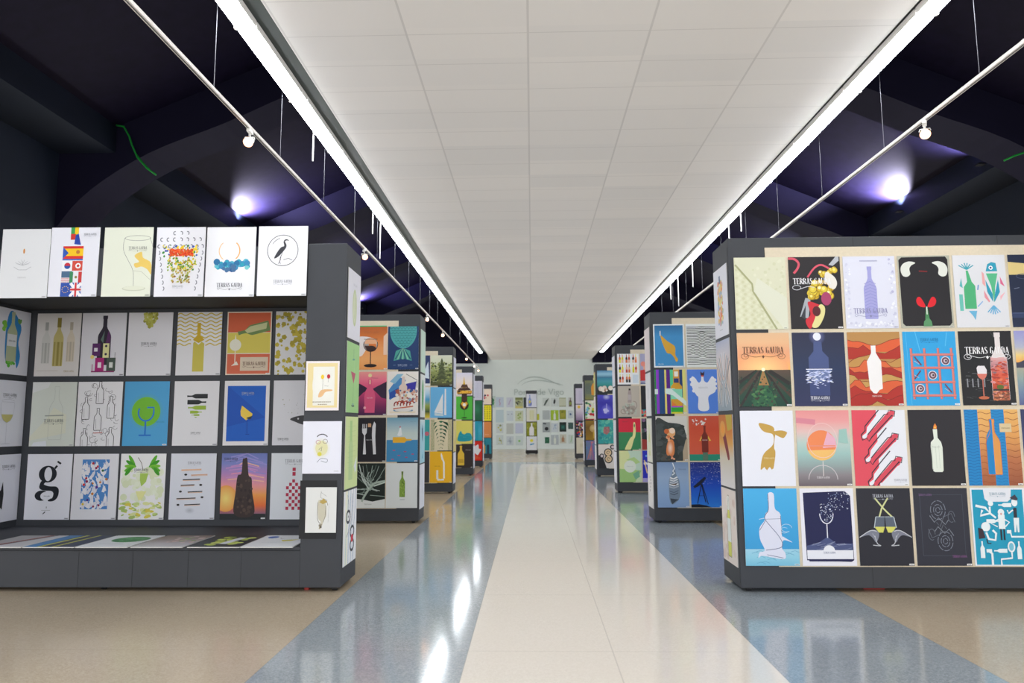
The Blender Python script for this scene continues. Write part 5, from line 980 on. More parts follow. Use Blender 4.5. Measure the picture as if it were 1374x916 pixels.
# fourth right stand
a = art('2a7a98'); a.grad(0, 1.6, 5, 7, ['2a5a5c', '3a9490', '4a9ca8', '3a82a4', '9ac8dc', '4a8cb8']).rect(0, 0, 5, 1.7, '2c3434').line([(.4, 5.0), (4.5, 5.0)], .2, '50788c').dots(8, 1.0, .9, 4.2, 1.9, ['efe6da', 'e4d4c8', 'e8c4a8'], .45, .75, 4, k=14).dots(4, 2, .9, 3.4, 1.5, ['a87858'], .15, .3, 5); hang('right', YR[3], 0, 0, a, 'teal sea poster with pale seashells at its foot')
a = art('4440b8'); a.grad(0, 0, 5, 7, ['4a48c0', '4240b8', '3a36a8', '5654c8']).glow(2.7, 6.4, 1.2, .9, 'c8cce8', '4e4cc0').glow(2.7, 2.6, 1.6, 1.6, '8a88e0', '4442ba').dots(9, 2.0, 1.8, 3.3, 2.8, ['d8d8f4', 'c0bff0'], .3, .5, 3, k=9).rect(2.6, 3.0, 2.85, 4.4, 'a8a6e4'); hang('right', YR[3], 0, 1, a, 'violet-blue poster with a glowing pale flower')
a = art('3aa0a0'); a.dots(90, 0, 0, 5, 7, ['38a8a4', '58b8a8', '2a8c94', '6ac0a8', '489a98'], .25, .55, 4, k=7).poly([(1.6, 3.2), (1.8, 4.9), (3.4, 5.0), (3.5, 3.4), (2.6, 2.6)], 'a87070').dots(8, 1.7, 3.2, 3.3, 4.8, ['b87878', '986870', 'c89088'], .2, .4, 5); hang('right', YR[3], 0, 2, a, 'mottled turquoise poster with a dusky red patch')
a = art('e8e0da'); a.poly([(0, 0), (0, 3.8), (1.2, 3.8), (2.4, 0)], '2c2c30')
for x, y, r_ in ((2.9, 4.6, 1.25), (3.0, 2.7, 1.25), (4.2, 6.2, .7), (1.0, 3.6, .7)): a.circ(x, y, r_, '2c2c30', 24)
for x, y in ((2.9, 4.6), (3.0, 2.7)): a.circ(x, y, .95, 'e4c8a0', 20).arc(x, y, .45, .4, 0, 290, .13, '3a302c')
a.circ(4.25, 6.2, .42, 'd8ccd0', 14).circ(1.0, 3.6, .42, 'd8ccd0', 14); hang('right', YR[3], 0, 3, a, 'white poster with thick black outlined snail swirls')
for i, (bg, l) in enumerate((('c0c070', 'olive yellow poster, top'), ('dcd8dc', 'pale poster, second'), ('dcdce0', 'pale poster, third'), ('e4e2e4', 'white poster, lowest'))):
    a = art(bg); a.rect(0, 6.6, 5, 7, 'c8a068' if i == 0 else bg); hang_end('right', YR[3], i, a, l + ' on the end of the fourth right stand')
# fifth right stand
a = art('6f7458'); a.grad(0, 0, 5, 7, ['8a8a48', '74806c', '6a7468', '7a8058'])
for k in range(7): a.line([(.4, 2.4+k*.55), (2.2, 2.4+k*.55)], .16, '4c5a5c')
a.poly([(2.4, 1.6), (2.3, 4.6), (3.0, 6.0), (3.4, 6.0), (3.9, 4.6), (3.8, 1.6)], 'e09a38'); hang('right', YR[4], 0, 0, a, 'olive poster with an orange flame-like bottle on the fifth right stand')
a = art('dfe0c8'); a.dots(34, .2, .3, 4.8, 6.6, ['3a8ac8', '48a048', 'c82c38', 'e8e8e0', 'd8c840', '2a6a50', '7ab8d8'], .25, .6, 4, k=10).rect(3.4, 4.6, 4.6, 6.8, 'b8303c').rect(0, 0, 5, .3, 'c82c30'); hang('right', YR[4], 0, 1, a, 'bright poster of green, blue and red shapes on the fifth right stand')
a = art('8a6a20'); a.grad(0, 0, 5, 7, ['a07c20', '8a6820', '7a5c28', '98782c']).circ(2.9, 4.2, 1.4, 'c0a060', 24).glow(2.9, 4.4, 1.2, 1.2, 'dcc890', 'c0a060').rect(2.7, .6, 3.3, 3.0, 'c8a840'); hang('right', YR[4], 0, 2, a, 'gold poster with a glowing goblet on the fifth right stand')
a = art('6a7ca0'); a.dots(30, 0, 0, 5, 7, ['5a84b0', '8a6a98', '6a74a8'], .3, .6, 3)
for k in range(4): a.line([(.6+k*.8, .2), (2.4-k*.2, 6.6)], .25, ['d88058', 'd89080', 'c87a70', 'a85a90'][k])
hang('right', YR[4], 0, 3, a, 'blue-mauve poster with orange streaks on the fifth right stand')
for i, l in enumerate(('top', 'second', 'third', 'lowest')): hang_end('right', YR[4], i, art('dcd6e0' if i % 2 else 'd8dce0').rect(1.5, 2, 3.5, 5, 'd0d0da'), 'faint lilac poster, %s on the end of the fifth right stand' % l)
# sixth right stand
a = art('c8c2d4'); a.rect(1.4, 1, 3.6, 6, 'c0bace'); hang('right', YR[5], 0, 0, a, 'plain lilac poster, top of the last right stand')
a = art('c0a8bc'); a.grad(0, 0, 5, 7, ['8a7898', 'b8a8c0', 'd8d0d8', 'e0d8e0']).circ(1.4, 6.0, .7, 'e0b840', 14).poly([(3, 6), (5, 6.5), (5, 4)], '60a8c8').poly([(3.6, 3.4), (5, 3.6), (5, 2)], 'd85878'); hang('right', YR[5], 0, 1, a, 'pastel gradient poster with a yellow spot on the last right stand')
a = art('382c38'); a.dots(110, 0, 0, 5, 7, ['c83848', '3a58a8', 'e8e0d8', '4a8a48', 'd8a038', '282430', 'a83a80'], .2, .45, 3, k=8); hang('right', YR[5], 0, 2, a, 'multicolour confetti poster on the last right stand')
a = art('d4d0bc'); a.rect(1.6, 2.8, 3.8, 4.4, 'ccc8b0'); hang('right', YR[5], 0, 3, a, 'plain beige poster at the foot of the last right stand')

# second left stand
G = [[], [], [], []]
a = art('161c40'); a = art('1c3a6a'); a.ell(2.5, 6.4, 2.2, 3.0, '4aa4a4', 32); a.hold += 1
for j in range(9):
    for i in range(8):
        x = .55+i*.56+(.28 if j % 2 else 0); y = 6.9-j*.42
        if ((x-2.5)/2.1)**2+((y-6.5)/2.8)**2 < 1: a.arc(x, y, .25, .22, 180, 360, .05, '1c5060', 7)
a.hold -= 1; a.lv += 1
for k in range(7):
    t0 = math.radians(200-k*31); 
a.poly([(2.5, 3.5), (1.3, 3.0), (.95, 1.4), (2.5, 1.75), (3.9, 1.4), (3.6, 3.0)], '4aa094')
for k in range(-3, 4): a.poly([(2.4+k*.05, 3.45), (2.35+k*.42, 1.62), (2.55+k*.42, 1.65), (2.5+k*.05, 3.45)], '1f4f68' if k % 2 else '88c8a8')
a.terras(2.4, .6, 1.5, 'a8b4cc').rect(.9, .65, 1.3, .72, '6a84a8').rect(3.6, .65, 4.0, .72, '6a84a8').sticker(); G[0].append((a, 'navy poster with a teal scaly fish tail hourglass'))
a = art('e08a48'); a.grad(0, 0, 5, 7, ['e89a58', 'eca868', 'e89a5c', 'd87a38', 'b85c28']).spoly([(0, 2.6), (.8, 2.2), (1.6, 3.4), (1.8, 4.6), (2.4, 5.2), (.6, 5.4), (0, 4.8)], 'e8e0de').poly([(4.4, 2.4), (5, 2.4), (5, 6), (4.4, 5.4)], 'e8c8b0').ell(2.3, 4.1, 1.15, 1.1, 'b0a4a0', 28).ell(2.3, 4.2, 1.0, .95, 'e8b088', 24, 0, 180).ell(2.3, 3.9, .95, .85, '4a302c', 24, 180, 360).rect(2.0, 3.6, 3.2, 4.2, 'd87838').ell(2.4, 3.4, .8, .5, '3a2422', 18).arc(2.3, 4.1, 1.15, 1.15, 160, 380, .1, '2c2020').line([(1.2, 4.95), (3.4, 4.95)], .08, '4a3430').line([(2.3, 3.0), (2.3, .8)], .16, '2c2022').ell(2.3, .65, 1.05, .28, '241a1c', 18).terras(2.4, 5.9, 2.6, 'b86838', False).sticker(); G[0].append((a, 'orange poster with a dark wine glass silhouette'))
a = art('ece6e0'); a.rect(.3, .6, 4.7, 6.5, 'eae4dc').poly([(.2, 4.0), (1.8, 6.2), (3.0, 5.6), (2.0, 3.4), (.4, 2.4)], '4a88c0').poly([(.4, 5.4), (1.6, 6.6), (2.6, 6.6), (1.2, 5.0)], '88b8d0').poly([(.3, 2.6), (1.7, 3.0), (1.8, 4.4), (.4, 3.6)], '2a50a0').poly([(3.0, 5.0), (4.7, 5.4), (4.5, 3.8), (3.2, 3.6)], '3a34a0').line([(3.0, 6.6), (4.8, 5.6), (4.8, 4.4)], .08, '222430').poly([(1.9, 2.4), (1.9, 4.6), (2.3, 5.0), (2.4, 6.2), (2.8, 6.2), (2.9, 5.0), (3.2, 4.6), (3.2, 2.4)], 'dcc8bc').dots(50, 1.4, 2.0, 4.8, 4.0, ['e8e0d8', '88a0b8', 'd8a890', '3a6090', 'a85848', 'c8b070'], .12, .3, 3, k=6)
for k in range(6): a.arc(1.5+k*.5, 1.6+.12*(k % 2), .35, .5, 20, 200, .18, 'b84a30' if k % 2 else '8a2a24')
a.line([(1.0, 1.0), (4.2, 1.4)], .2, 'c86a4a').ell(2.6, .75, 1.6, .3, '6a94b8', 18).ell(2.6, .85, 1.4, .25, 'e0dcd8', 18).rect(.4, .3, 4.6, .6, 'e8dcc4'); G[1].append((a, 'busy collage poster of a seaside table, sails and red prawns'))
a = art('d04a78'); a.grad(0, 0, 5, 7, ['40224a', '782a58', 'a83868', 'd84a78', 'e8708c', 'e89a90']).poly([(0, 5.2), (.8, 5.0), (1.8, 4.4), (1.9, 4.0), (1.2, 3.6), (.6, 3.0), (0, 2.6)], '35243c').poly([(5, 5.4), (4.4, 5.1), (3.4, 4.6), (2.7, 4.2), (3.3, 3.7), (4.2, 2.8), (5, 2.6)], '35243c').circ(2.3, 6.4, .3, 'e8d8a0', 16).poly([(2.05, 5.8), (2.55, 5.8), (2.6, 4.6), (3.0, 3.9), (3.2, 3.0), (3.1, .4), (1.5, .4), (1.4, 3.0), (1.6, 3.9), (2.0, 4.6)], 'd8587e').rect(2.2, 5.0, 2.4, 5.7, 'e8c8a0').line([(2.4, 6.0), (3.6, 5.95)], .05, '8a3a60').circ(1.5, 1.2, .22, 'e8a8b0', 10).terras(2.3, 2.7, 1.0, 'e8c0c8', False).sticker(); G[1].append((a, 'pink sunset poster of a bottle-shaped river between dark cliffs'))
a = art('5a94b4'); a.grad(0, 3.4, 5, 7, ['c4d0cc', 'bcccc8', '9cb8c4', '6a9cb4']).rect(0, 0, 5, 3.45, '4088b8').poly([(2.0, 4.0), (1.7, 4.2), (2.0, 5.0), (2.1, 5.4), (2.3, 5.4), (2.5, 4.2)], 'e0e4e4').circ(2.15, 5.5, .12, 'd04858', 8).poly([(1.0, 3.0), (1.0, 3.9), (2.9, 3.9), (3.2, 3.6), (4.0, 3.6), (4.0, 3.35), (3.2, 3.3), (2.9, 3.0)], 'e8b030').terras(4.2, 6.3, .9, '7a98a8', False)
for x, y in ((1.2, 1.8), (3.0, 1.6), (4.2, 1.2), (2.0, 1.0), (3.2, .7), (1.0, .4)): a.ell(x, y, .25, .08, 'c84a70', 8)
a.sticker(); G[2].append((a, 'blue sea poster with a yellow bottle boat carrying a white sail'))
a = art('26242a'); a.rect(1.2, 5.0, 1.35, 6.0, 'd8d8dc').rect(1.5, 5.0, 1.62, 6.0, 'd8d8dc').rect(1.78, 5.0, 1.9, 6.0, 'd8d8dc').poly([(1.15, 5.3), (1.95, 5.3), (1.9, 4.6), (1.65, 4.2), (1.85, 1.2), (1.35, 1.2), (1.5, 4.2), (1.2, 4.6)], 'dcdce0').poly([(3.0, 1.2), (3.45, 1.2), (3.3, 4.0), (3.35, 6.0), (3.1, 6.4), (2.8, 5.6), (2.75, 4.2)], 'dcdce0').rect(2.1, 5.5, 2.6, 6.1, 'd8a880').terras(2.35, 3.4, 1.0, 'c8c8cc', False).sticker('d8d8d8'); G[2].append((a, 'black poster with white fork, knife and cork'))
a = art('dbe0e0'); a.poly(a.bpts(2.6, 1.7, 4.0, .9), '7c9c3c').dots(50, 2.25, 1.8, 2.95, 4.1, ['9ab850', '5a7a2a', '88a848'], .06, .12, 3, k=5).rect(2.5, 5.2, 2.7, 5.7, '5c6a30').line([(2.25, 1.3), (3.0, 1.3)], .12, 'b0b8bc'); G[3].append((a, 'white poster with a slender green leafy bottle'))
a = art('1e2824'); rr = R(11)
a.poly([(0, 0), (5, 0), (5, 1.4), (3, 1.0), (1.5, 1.3), (0, 1.5)], 'dfe3e2')
for k in range(34):
    x0 = rr.uniform(0, 5); y0 = rr.uniform(2.0, 7)
    pts = [(1.4+.35*t, 1.2+.9*t) if t < 1 else (1.4, 1.2) for t in (0,)]
    tx = 2.6+rr.uniform(-.6, .6); ty = 3.4+rr.uniform(-.5, .4)
    a.line([(tx, ty), ((tx+x0)/2+rr.uniform(-.4, .4), (ty+y0)/2+rr.uniform(-.3, .3)), (x0, y0)], rr.uniform(.05, .14), rr.choice(['98a8a0', 'b8c4be', 'd0dad4', '708078']))
a.sline([(1.3, 1.0), (1.8, 2.0), (2.7, 3.3), (3.4, 3.9), (5, 4.2)], .32, 'a8b8ae').line([(3.2, 3.4), (5, 4.0)], .16, 'c8d4cc').line([(2.4, 3.0), (1.4, 4.4), (.8, 6.8)], .16, 'c0ccc6').line([(1.8, 2.0), (0, 2.4)], .12, 'b8c4be').line([(2.6, 2.0), (5, 1.8)], .1, '90a098').terras(2.3, .5, 1.2, 'a0a8a4', False)
G[3].append((a, 'black and white poster of a tangled spreading tree'))
for rw in range(4):
    for cl, (a, l) in enumerate(G[rw]): hang('left', YL[1], cl, rw, a, l)
P_END = 'end of the second left stand'
hang_end('left', YL[1], 0, art('c4e0d0').rect(.6, .6, 4.4, 6.4, 'c8e2d4'), 'plain mint poster, top of the ' + P_END)
a = art('e0e6e4'); a.ell(2.4, 3.6, .9, 2.6, '2f9a4e', 24).line([(2.4, 1.2), (2.4, 6.0)], .07, '88c898'); hang_end('left', YL[1], 1, a, 'white poster with a tall green leaf on the ' + P_END)
a = art('a4d4e4'); a.poly([(1.6, 6.5), (2.6, 6.5), (3.0, 4.6), (2.4, 3.2), (1.8, 4.4)], '2c5a80').grad(0, 5.6, 5, 7, ['a4d4e4', 'd8e8ec']).poly([(2.0, 6.4), (2.8, 4.8), (2.3, 3.6), (1.7, 4.8)], '2a5078').poly([(2.0, .8), (3.2, 1.8), (3.0, .6)], '58b0c8'); hang_end('left', YL[1], 2, a, 'light blue poster with a dark leaf on the ' + P_END)
hang_end('left', YL[1], 3, art('e4e6f0').rect(1.8, 2.5, 3.2, 4.5, 'e0e2ec'), 'blank white poster, bottom of the ' + P_END)

# booth aisle end
P_END = 'aisle side of the booth pillar'
a = art('e2e2ec'); a.ell(2.6, 3.3, .85, 1.9, 'c4d0a0', 24).ell(2.6, 3.3, .65, 1.6, 'd4dcbc', 20).line([(2.6, 2.2), (2.9, 4.4)], .08, '98a878').terras(2.6, 5.5, 1.4, 'c0c2cc', False); hang_end('left', YL[0], 0, a, 'white poster with a pale green oval, top on the ' + P_END)
a = art('a3d28c'); a.line([(2.6, 6.4), (2.7, 5.3)], .1, '5a9a80').line([(2.2, 5.3), (3.1, 5.4)], .16, '5aa08c').line([(3.0, 6), (3.0, 4)], .03, 'd0e8c8').poly([(1.6, 4.1), (3.5, 4.0), (2.7, 2.9)], 'b8546c').line([(2.7, 3.0), (2.6, .8)], .06, '5a8a60').ell(2.6, .7, .6, .12, '4a6a58', 12).ell(2.6, .85, .4, .12, '88b898', 12); hang_end('left', YL[0], 1, a, 'light green poster with a pink cocktail glass on the ' + P_END)
a = art('cfe0a0'); a.bottle(2.2, .8, 5.6, 1.6, 'b8d498').rect(1.7, 4.6, 2.6, 6.6, 'aad08c')
for k in range(9): a.line([(1.0, 6.0-k*.5), (4.0, 6.1-k*.5)], .03, 'b0cc88')
a.poly([(3.4, 2.0), (4.6, 3.0), (4.4, 1.4)], 'e4ecf0').poly([(3.6, 1.8), (4.2, 2.6), (4.0, 1.2)], 'd0dcd8'); hang_end('left', YL[0], 2, a, 'yellow-green poster with a ruled bottle on the ' + P_END)
a = art('eceef2'); a.rect(.5, 0, 1.6, 7, 'eeeedd')
for x, c in ((.9, '88c0d8'), (1.9, '4a8ab8'), (2.9, '6a8ab8'), (3.8, '4a70a8')): a.line([(x, 0), (x, 3.2), (x+.5, 4.6), (x+.7, 7)], .1, c)
a.line([(1.4, 6.6), (1.8, 5.6), (1.8, 5.0)], .1, '3a4a60').arc(1.7, 4.5, .75, .55, 0, 360, .26, '2c3440', 22).circ(1.7, 4.5, .12, '2c3440', 8).sline([(1.2, 2.6), (2.2, 3.4), (3.0, 4.4), (3.2, 6.6)], .09, '3a4a60').arc(3.3, 2.9, .75, .5, 0, 360, .26, '2c3440', 22).arc(3.3, 1.6, .75, .5, 0, 360, .26, '2c3440', 22).circ(3.3, 2.25, .4, 'd83848', 14); hang_end('left', YL[0], 3, a, 'white poster with black rings and red dot on the ' + P_END)

# third left stand
a = art('a8b088'); a.grad(0, 0, 5, 7, ['4a4a30', '6a7040', '8a9458', 'b8c090', 'd8dcc0', 'd8dcc8']).dots(130, 0, .6, 5, 5.4, ['4a5430', '6a7840', '8a9450', '3a4428', 'a0a860'], .1, .32, 3, k=6)
for k in range(9): a.poly([(2.6, 6.4-k*.5), (2.6-.35-.14*k, 5.5-k*.5), (2.6+.35+.14*k, 5.5-k*.5)], ['4a5434', '5a6440'][k % 2])
a.rect(.2, 6.2, 2.4, 7, 'dcdcc4').terras(1.0, .9, 1.0, 'c8c8b0', False).sticker(); hang('left', YL[2], 0, 0, a, 'misty poster of a dark evergreen tree on the third left stand')
a = art('6ab2e0'); a.poly([(.9, 1.2), (2.9, .9), (2.9, 5.6)], 'e4e6e6').poly([(3.2, .6), (3.7, .6), (3.6, 6.6), (3.3, 6.6)], 'e4e6e6').poly([(1.0, .5), (3.0, .4), (3.0, .8), (1.0, 1.1)], 'c8d8dc').terras(2.2, 1.4, 1.0, 'a0a8a8', False); hang('left', YL[2], 0, 1, a, 'light blue poster with a white paper sail on the third left stand')
a = art('ddd2b0'); 
for k in range(6): a.rect(.2+k*.14, 0, .26+k*.14, 7, '6a7a48').rect(4.1+k*.14, 0, 4.16+k*.14, 7, '8a8a58')
for k in range(8):
    s_ = 1.35-.15*k; y = 6.6-k*.85
    for d in (-1, 1): a.poly([(2.5+d*.15*s_, y), (2.5+d*1.1*s_, y-.2*s_), (2.5+d*1.3*s_, y-.9*s_), (2.5+d*.7*s_, y-.1*s_)], '1c5a3a').poly([(2.5, y+.1), (2.5+d*.4*s_, y), (2.5, y-.3*s_)], '2a6a44')
hang('left', YL[2], 0, 2, a, 'cream poster with a dark green fern pattern on the third left stand')
a = art('f0b820'); a.line([(2.6, 6.3), (2.9, 5.2), (3.2, 4.6), (3.25, 1.0)], .38, 'eceae6').poly([(2.5, 6.6), (2.7, 6.6), (3.0, 5.0), (2.6, 5.2)], 'eceae6').rect(1.5, .8, 1.95, 2.8, 'eceae6').line([(1.7, .7), (3.2, .7)], .4, 'eceae6').rect(2.25, .8, 2.7, 1.1, 'f0b820').terras(1.7, 3.6, 1.3, 'c09020', False).sticker(); hang('left', YL[2], 0, 3, a, 'bright yellow poster with a bent white bottle line on the third left stand')
for i, (a, l) in enumerate(((art('2a3a68').poly([(3.2, 2), (4.6, 5.6), (4.8, 1.6)], 'd8e4f0').rect(3.6, 0, 5, .5, 'e8ecf0'), 'navy poster with a white sail'), (art('c8d0c0').grad(0, 0, 5, 7, ['e8d040', '2a4a2a', '98a850', '48a0d0', 'b8d8e8', 'e8ecf0']), 'striped landscape poster'),
        (art('3aa4a4').circ(4.4, 3.8, .5, 'c86878'), 'teal poster with a pink dot'), (art('3a3a3e'), 'plain charcoal poster'))):
    hang('left', YL[2], 1, i, a, l + ', sliver seen behind the second left stand')
for i, (bg, l) in enumerate((('dcdff0', 'lilac-white poster, top'), ('d8dcec', 'pale blue-white poster'), ('d8c878', 'dull yellow poster'), ('dfe2f0', 'white poster, lowest'))):
    a = art(bg); a.rect(1.5, 2.4, 3.5, 4.6, 'd8c890' if bg == 'd8c878' else 'd0d4e6'); hang_end('left', YL[2], i, a, l + ' on the end of the third left stand')
# fourth left stand
a = art('ece4e0'); a.grad(0, 2.0, 5, 7, ['f0d8c8', 'ece0dc', 'dcd8e8']).poly([(1.9, 2.2), (2.2, 4.4), (2.4, 5.9), (2.6, 4.4), (2.9, 2.2)], 'e0b428').poly([(1.3, 2.4), (3.7, 2.4), (3.3, 3.4), (1.8, 3.4)], '5a3c2c').poly([(.2, 1.4), (4.6, 1.6), (3.9, 2.4), (1.0, 2.3)], '4a2c20').rect(.2, .6, 4.8, 1.5, 'd89a28').dots(12, .3, .7, 4.7, 1.3, ['3a2418', 'f0c040'], .2, .35, 3).rect(.4, .3, 4.6, .6, '5a3420').poly([(1.6, 0), (3.4, 0), (3.2, .4), (1.8, .4)], '3c2018'); hang('left', YL[3], 0, 0, a, 'poster of a lamp with a yellow spire on the fourth left stand')
a = art('52b83e'); a.rect(1.6, 5.2, 3.4, 7, '4a2c20').ell(2.5, 4.3, 1.35, 1.4, '3c2418', 24).poly([(1.4, 4.8), (1.9, 5.4), (2.5, 5.1), (3.1, 5.4), (3.6, 4.8), (2.5, 3.2)], 'e8b030').circ(2.5, 4.5, .5, 'f0ece4', 14).line([(2.5, 3.0), (2.5, .6)], .12, '2a3820').ell(2.5, .5, .9, .18, '2a3820', 14); hang('left', YL[3], 0, 1, a, 'green poster with a heart-shaped goblet on the fourth left stand')
a = art('ded468'); a.spoly([(.7, .8), (.7, 2.6), (1.4, 3.9), (1.9, 3.1), (2.6, 2.9), (3.4, 3.3), (4.6, 2.9), (4.6, 1.0)], '1a94a4').line([(.8, 2.4), (2.4, 2.6), (4.5, 2.5)], .08, '40b0b8').terras(2.6, 1.9, 1.1, '58b0b8', False); hang('left', YL[3], 0, 2, a, 'yellow poster with a torn teal wave on the fourth left stand')
a = art('332a28'); a.poly(a.bpts(1.5, .7, 5.9, 2.0), 'e4be40').rect(.7, 1.4, 2.3, 2.6, 'c8a030').terras(3.7, 5.2, 1.6, 'b8b0ac', False).sticker(); hang('left', YL[3], 0, 3, a, 'dark brown poster with a golden bottle on the fourth left stand')
hang('left', YL[3], 1, 2, art('e0d050').rect(0, 0, 5, 1, 'e8c880'), 'yellow poster sliver behind the third left stand')
hang('left', YL[3], 1, 1, art('4aa8d8').rect(0, 0, 5, 1, '2a5a80'), 'blue poster sliver behind the third left stand')
for i, l in enumerate(('top', 'second', 'third', 'lowest')): hang_end('left', YL[3], i, art('dadcea' if i != 1 else 'd2d6e4').rect(1.5, 2, 3.5, 5, 'd2d4e0'), 'pale lilac poster, %s on the end of the fourth left stand' % l)
# fifth left stand
a = art('d4d2e0'); a.poly([(0, 2), (1.6, 2.2), (1.9, 6), (0, 6.2)], '8a8a98')
for k in range(5): a.line([(2.3+k*.5, .8), (2.3+k*.5, 6.4)], .1, 'b0aec4')
hang('left', YL[4], 0, 0, a, 'lilac poster with grey upright pages on the fifth left stand')
a = art('256b46'); a.glow(3, 4, 1.8, 2.2, '3a8860', '256b46').rect(.3, .3, 1.4, .6, '4a9a70'); hang('left', YL[4], 0, 1, a, 'dark green poster on the fifth left stand')
a = art('2aa4bc'); a.bottle(1.5, .6, 5.2, 1.8, 'e4e8ea').grad(3.6, 0, 5, 7, ['3aacb8', '4ab4d0', '2a9cb8']); hang('left', YL[4], 0, 2, a, 'cyan poster with a white bottle on the fifth left stand')
a = art('e02c1c'); a.spoly([(.4, 4.0), (2.2, 5.0), (3.6, 5.8), (3.8, 4.4), (4.6, 4.0), (4.0, 2.8), (3.4, 2.0), (2.2, 2.8)], 'eeeef0').dots(14, .2, .2, 4.6, 1.6, ['e87838', 'e85a30'], .2, .4, 3); hang('left', YL[4], 0, 3, a, 'vivid red poster with a white fish shape on the fifth left stand')
for i, l in enumerate(('top', 'second', 'third', 'lowest')): hang_end('left', YL[4], i, art('d4d8e4').rect(1.5, 2, 3.5, 5, 'ccd0dc'), 'grey-white poster, %s on the end of the fifth left stand' % l)
# last left stand
a = art('ecd8c4'); a.dots(8, 1.4, 2.4, 3.6, 4.4, ['c84858', '3a3050', 'e0a070'], .25, .5, 4); hang('left', YL[5], 0, 0, a, 'peach poster with small dark figures on the last left stand')
a = art('f0e020'); rr = R(7)
for i in range(4):
    for j in range(6): a.line([(.7+i*1.1, .9+j*1.0), (1.2+i*1.1, 1.4+j*1.0)], .18, '6a6420').line([(1.2+i*1.1, .9+j), (.8+i*1.1, 1.5+j)], .12, '6a6420')
hang('left', YL[5], 0, 1, a, 'bright yellow poster with dark glyphs on the last left stand')
hang('left', YL[5], 0, 2, art('dc8a4c').rect(2, 1, 4, 1.6, 'e4a070'), 'plain orange poster on the last left stand')
a = art('1a7a8c'); a.rect(2.6, .3, 5, 6.8, '22889c').bottle(1.3, .2, 5.6, 1.9, 'e0a438').rect(3, 0, 4, 4, '1a4458'); hang('left', YL[5], 0, 3, a, 'teal poster with an orange bottle on the last left stand')

# far column
C4 = []
a = art('dfe2ee'); a.bottle(1.7, .5, 6.0, 1.5, '8a9ad0').ell(1.7, 2.8, .5, .9, 'e0d040', 12).ell(2.3, 1.8, .4, 1.0, '6a7ac0', 12); C4.append((a, 'white poster with a periwinkle bottle, top of the far column'))
a = art('dcdcd0'); a.rect(1.5, .9, 3.6, 5.8, 'd8d8b4').line([(1.8, 1), (2.0, 5.8), (3.2, 5.8), (3.3, 1)], .12, 'c8c890'); C4.append((a, 'pale poster with a faint yellow drawing, second on the far column'))
a = art('8a8f28'); a.dots(50, 0, 0, 5, 7, ['9aa030', '70761c', 'b0b450', '80881c'], .2, .5, 3); a.bottle(2.5, .2, 6.4, 2.2, 'e8e8ea'); C4.append((a, 'olive poster with a white bottle on the far column'))
a = art('e4e8ee'); a.circ(2.4, 4.9, .8, 'e4dc40', 14).poly([(1.6, 3.2), (3.6, 3.5), (3.8, 3.1), (2.4, 2.6), (1.6, 2.5)], '3a94c0'); C4.append((a, 'white poster with a yellow dot and blue stroke, foot of the far column'))
for (a, l), z in zip(C4, ZB): poster(a, l, -.02, 35.29, z-.02, .50, .655)

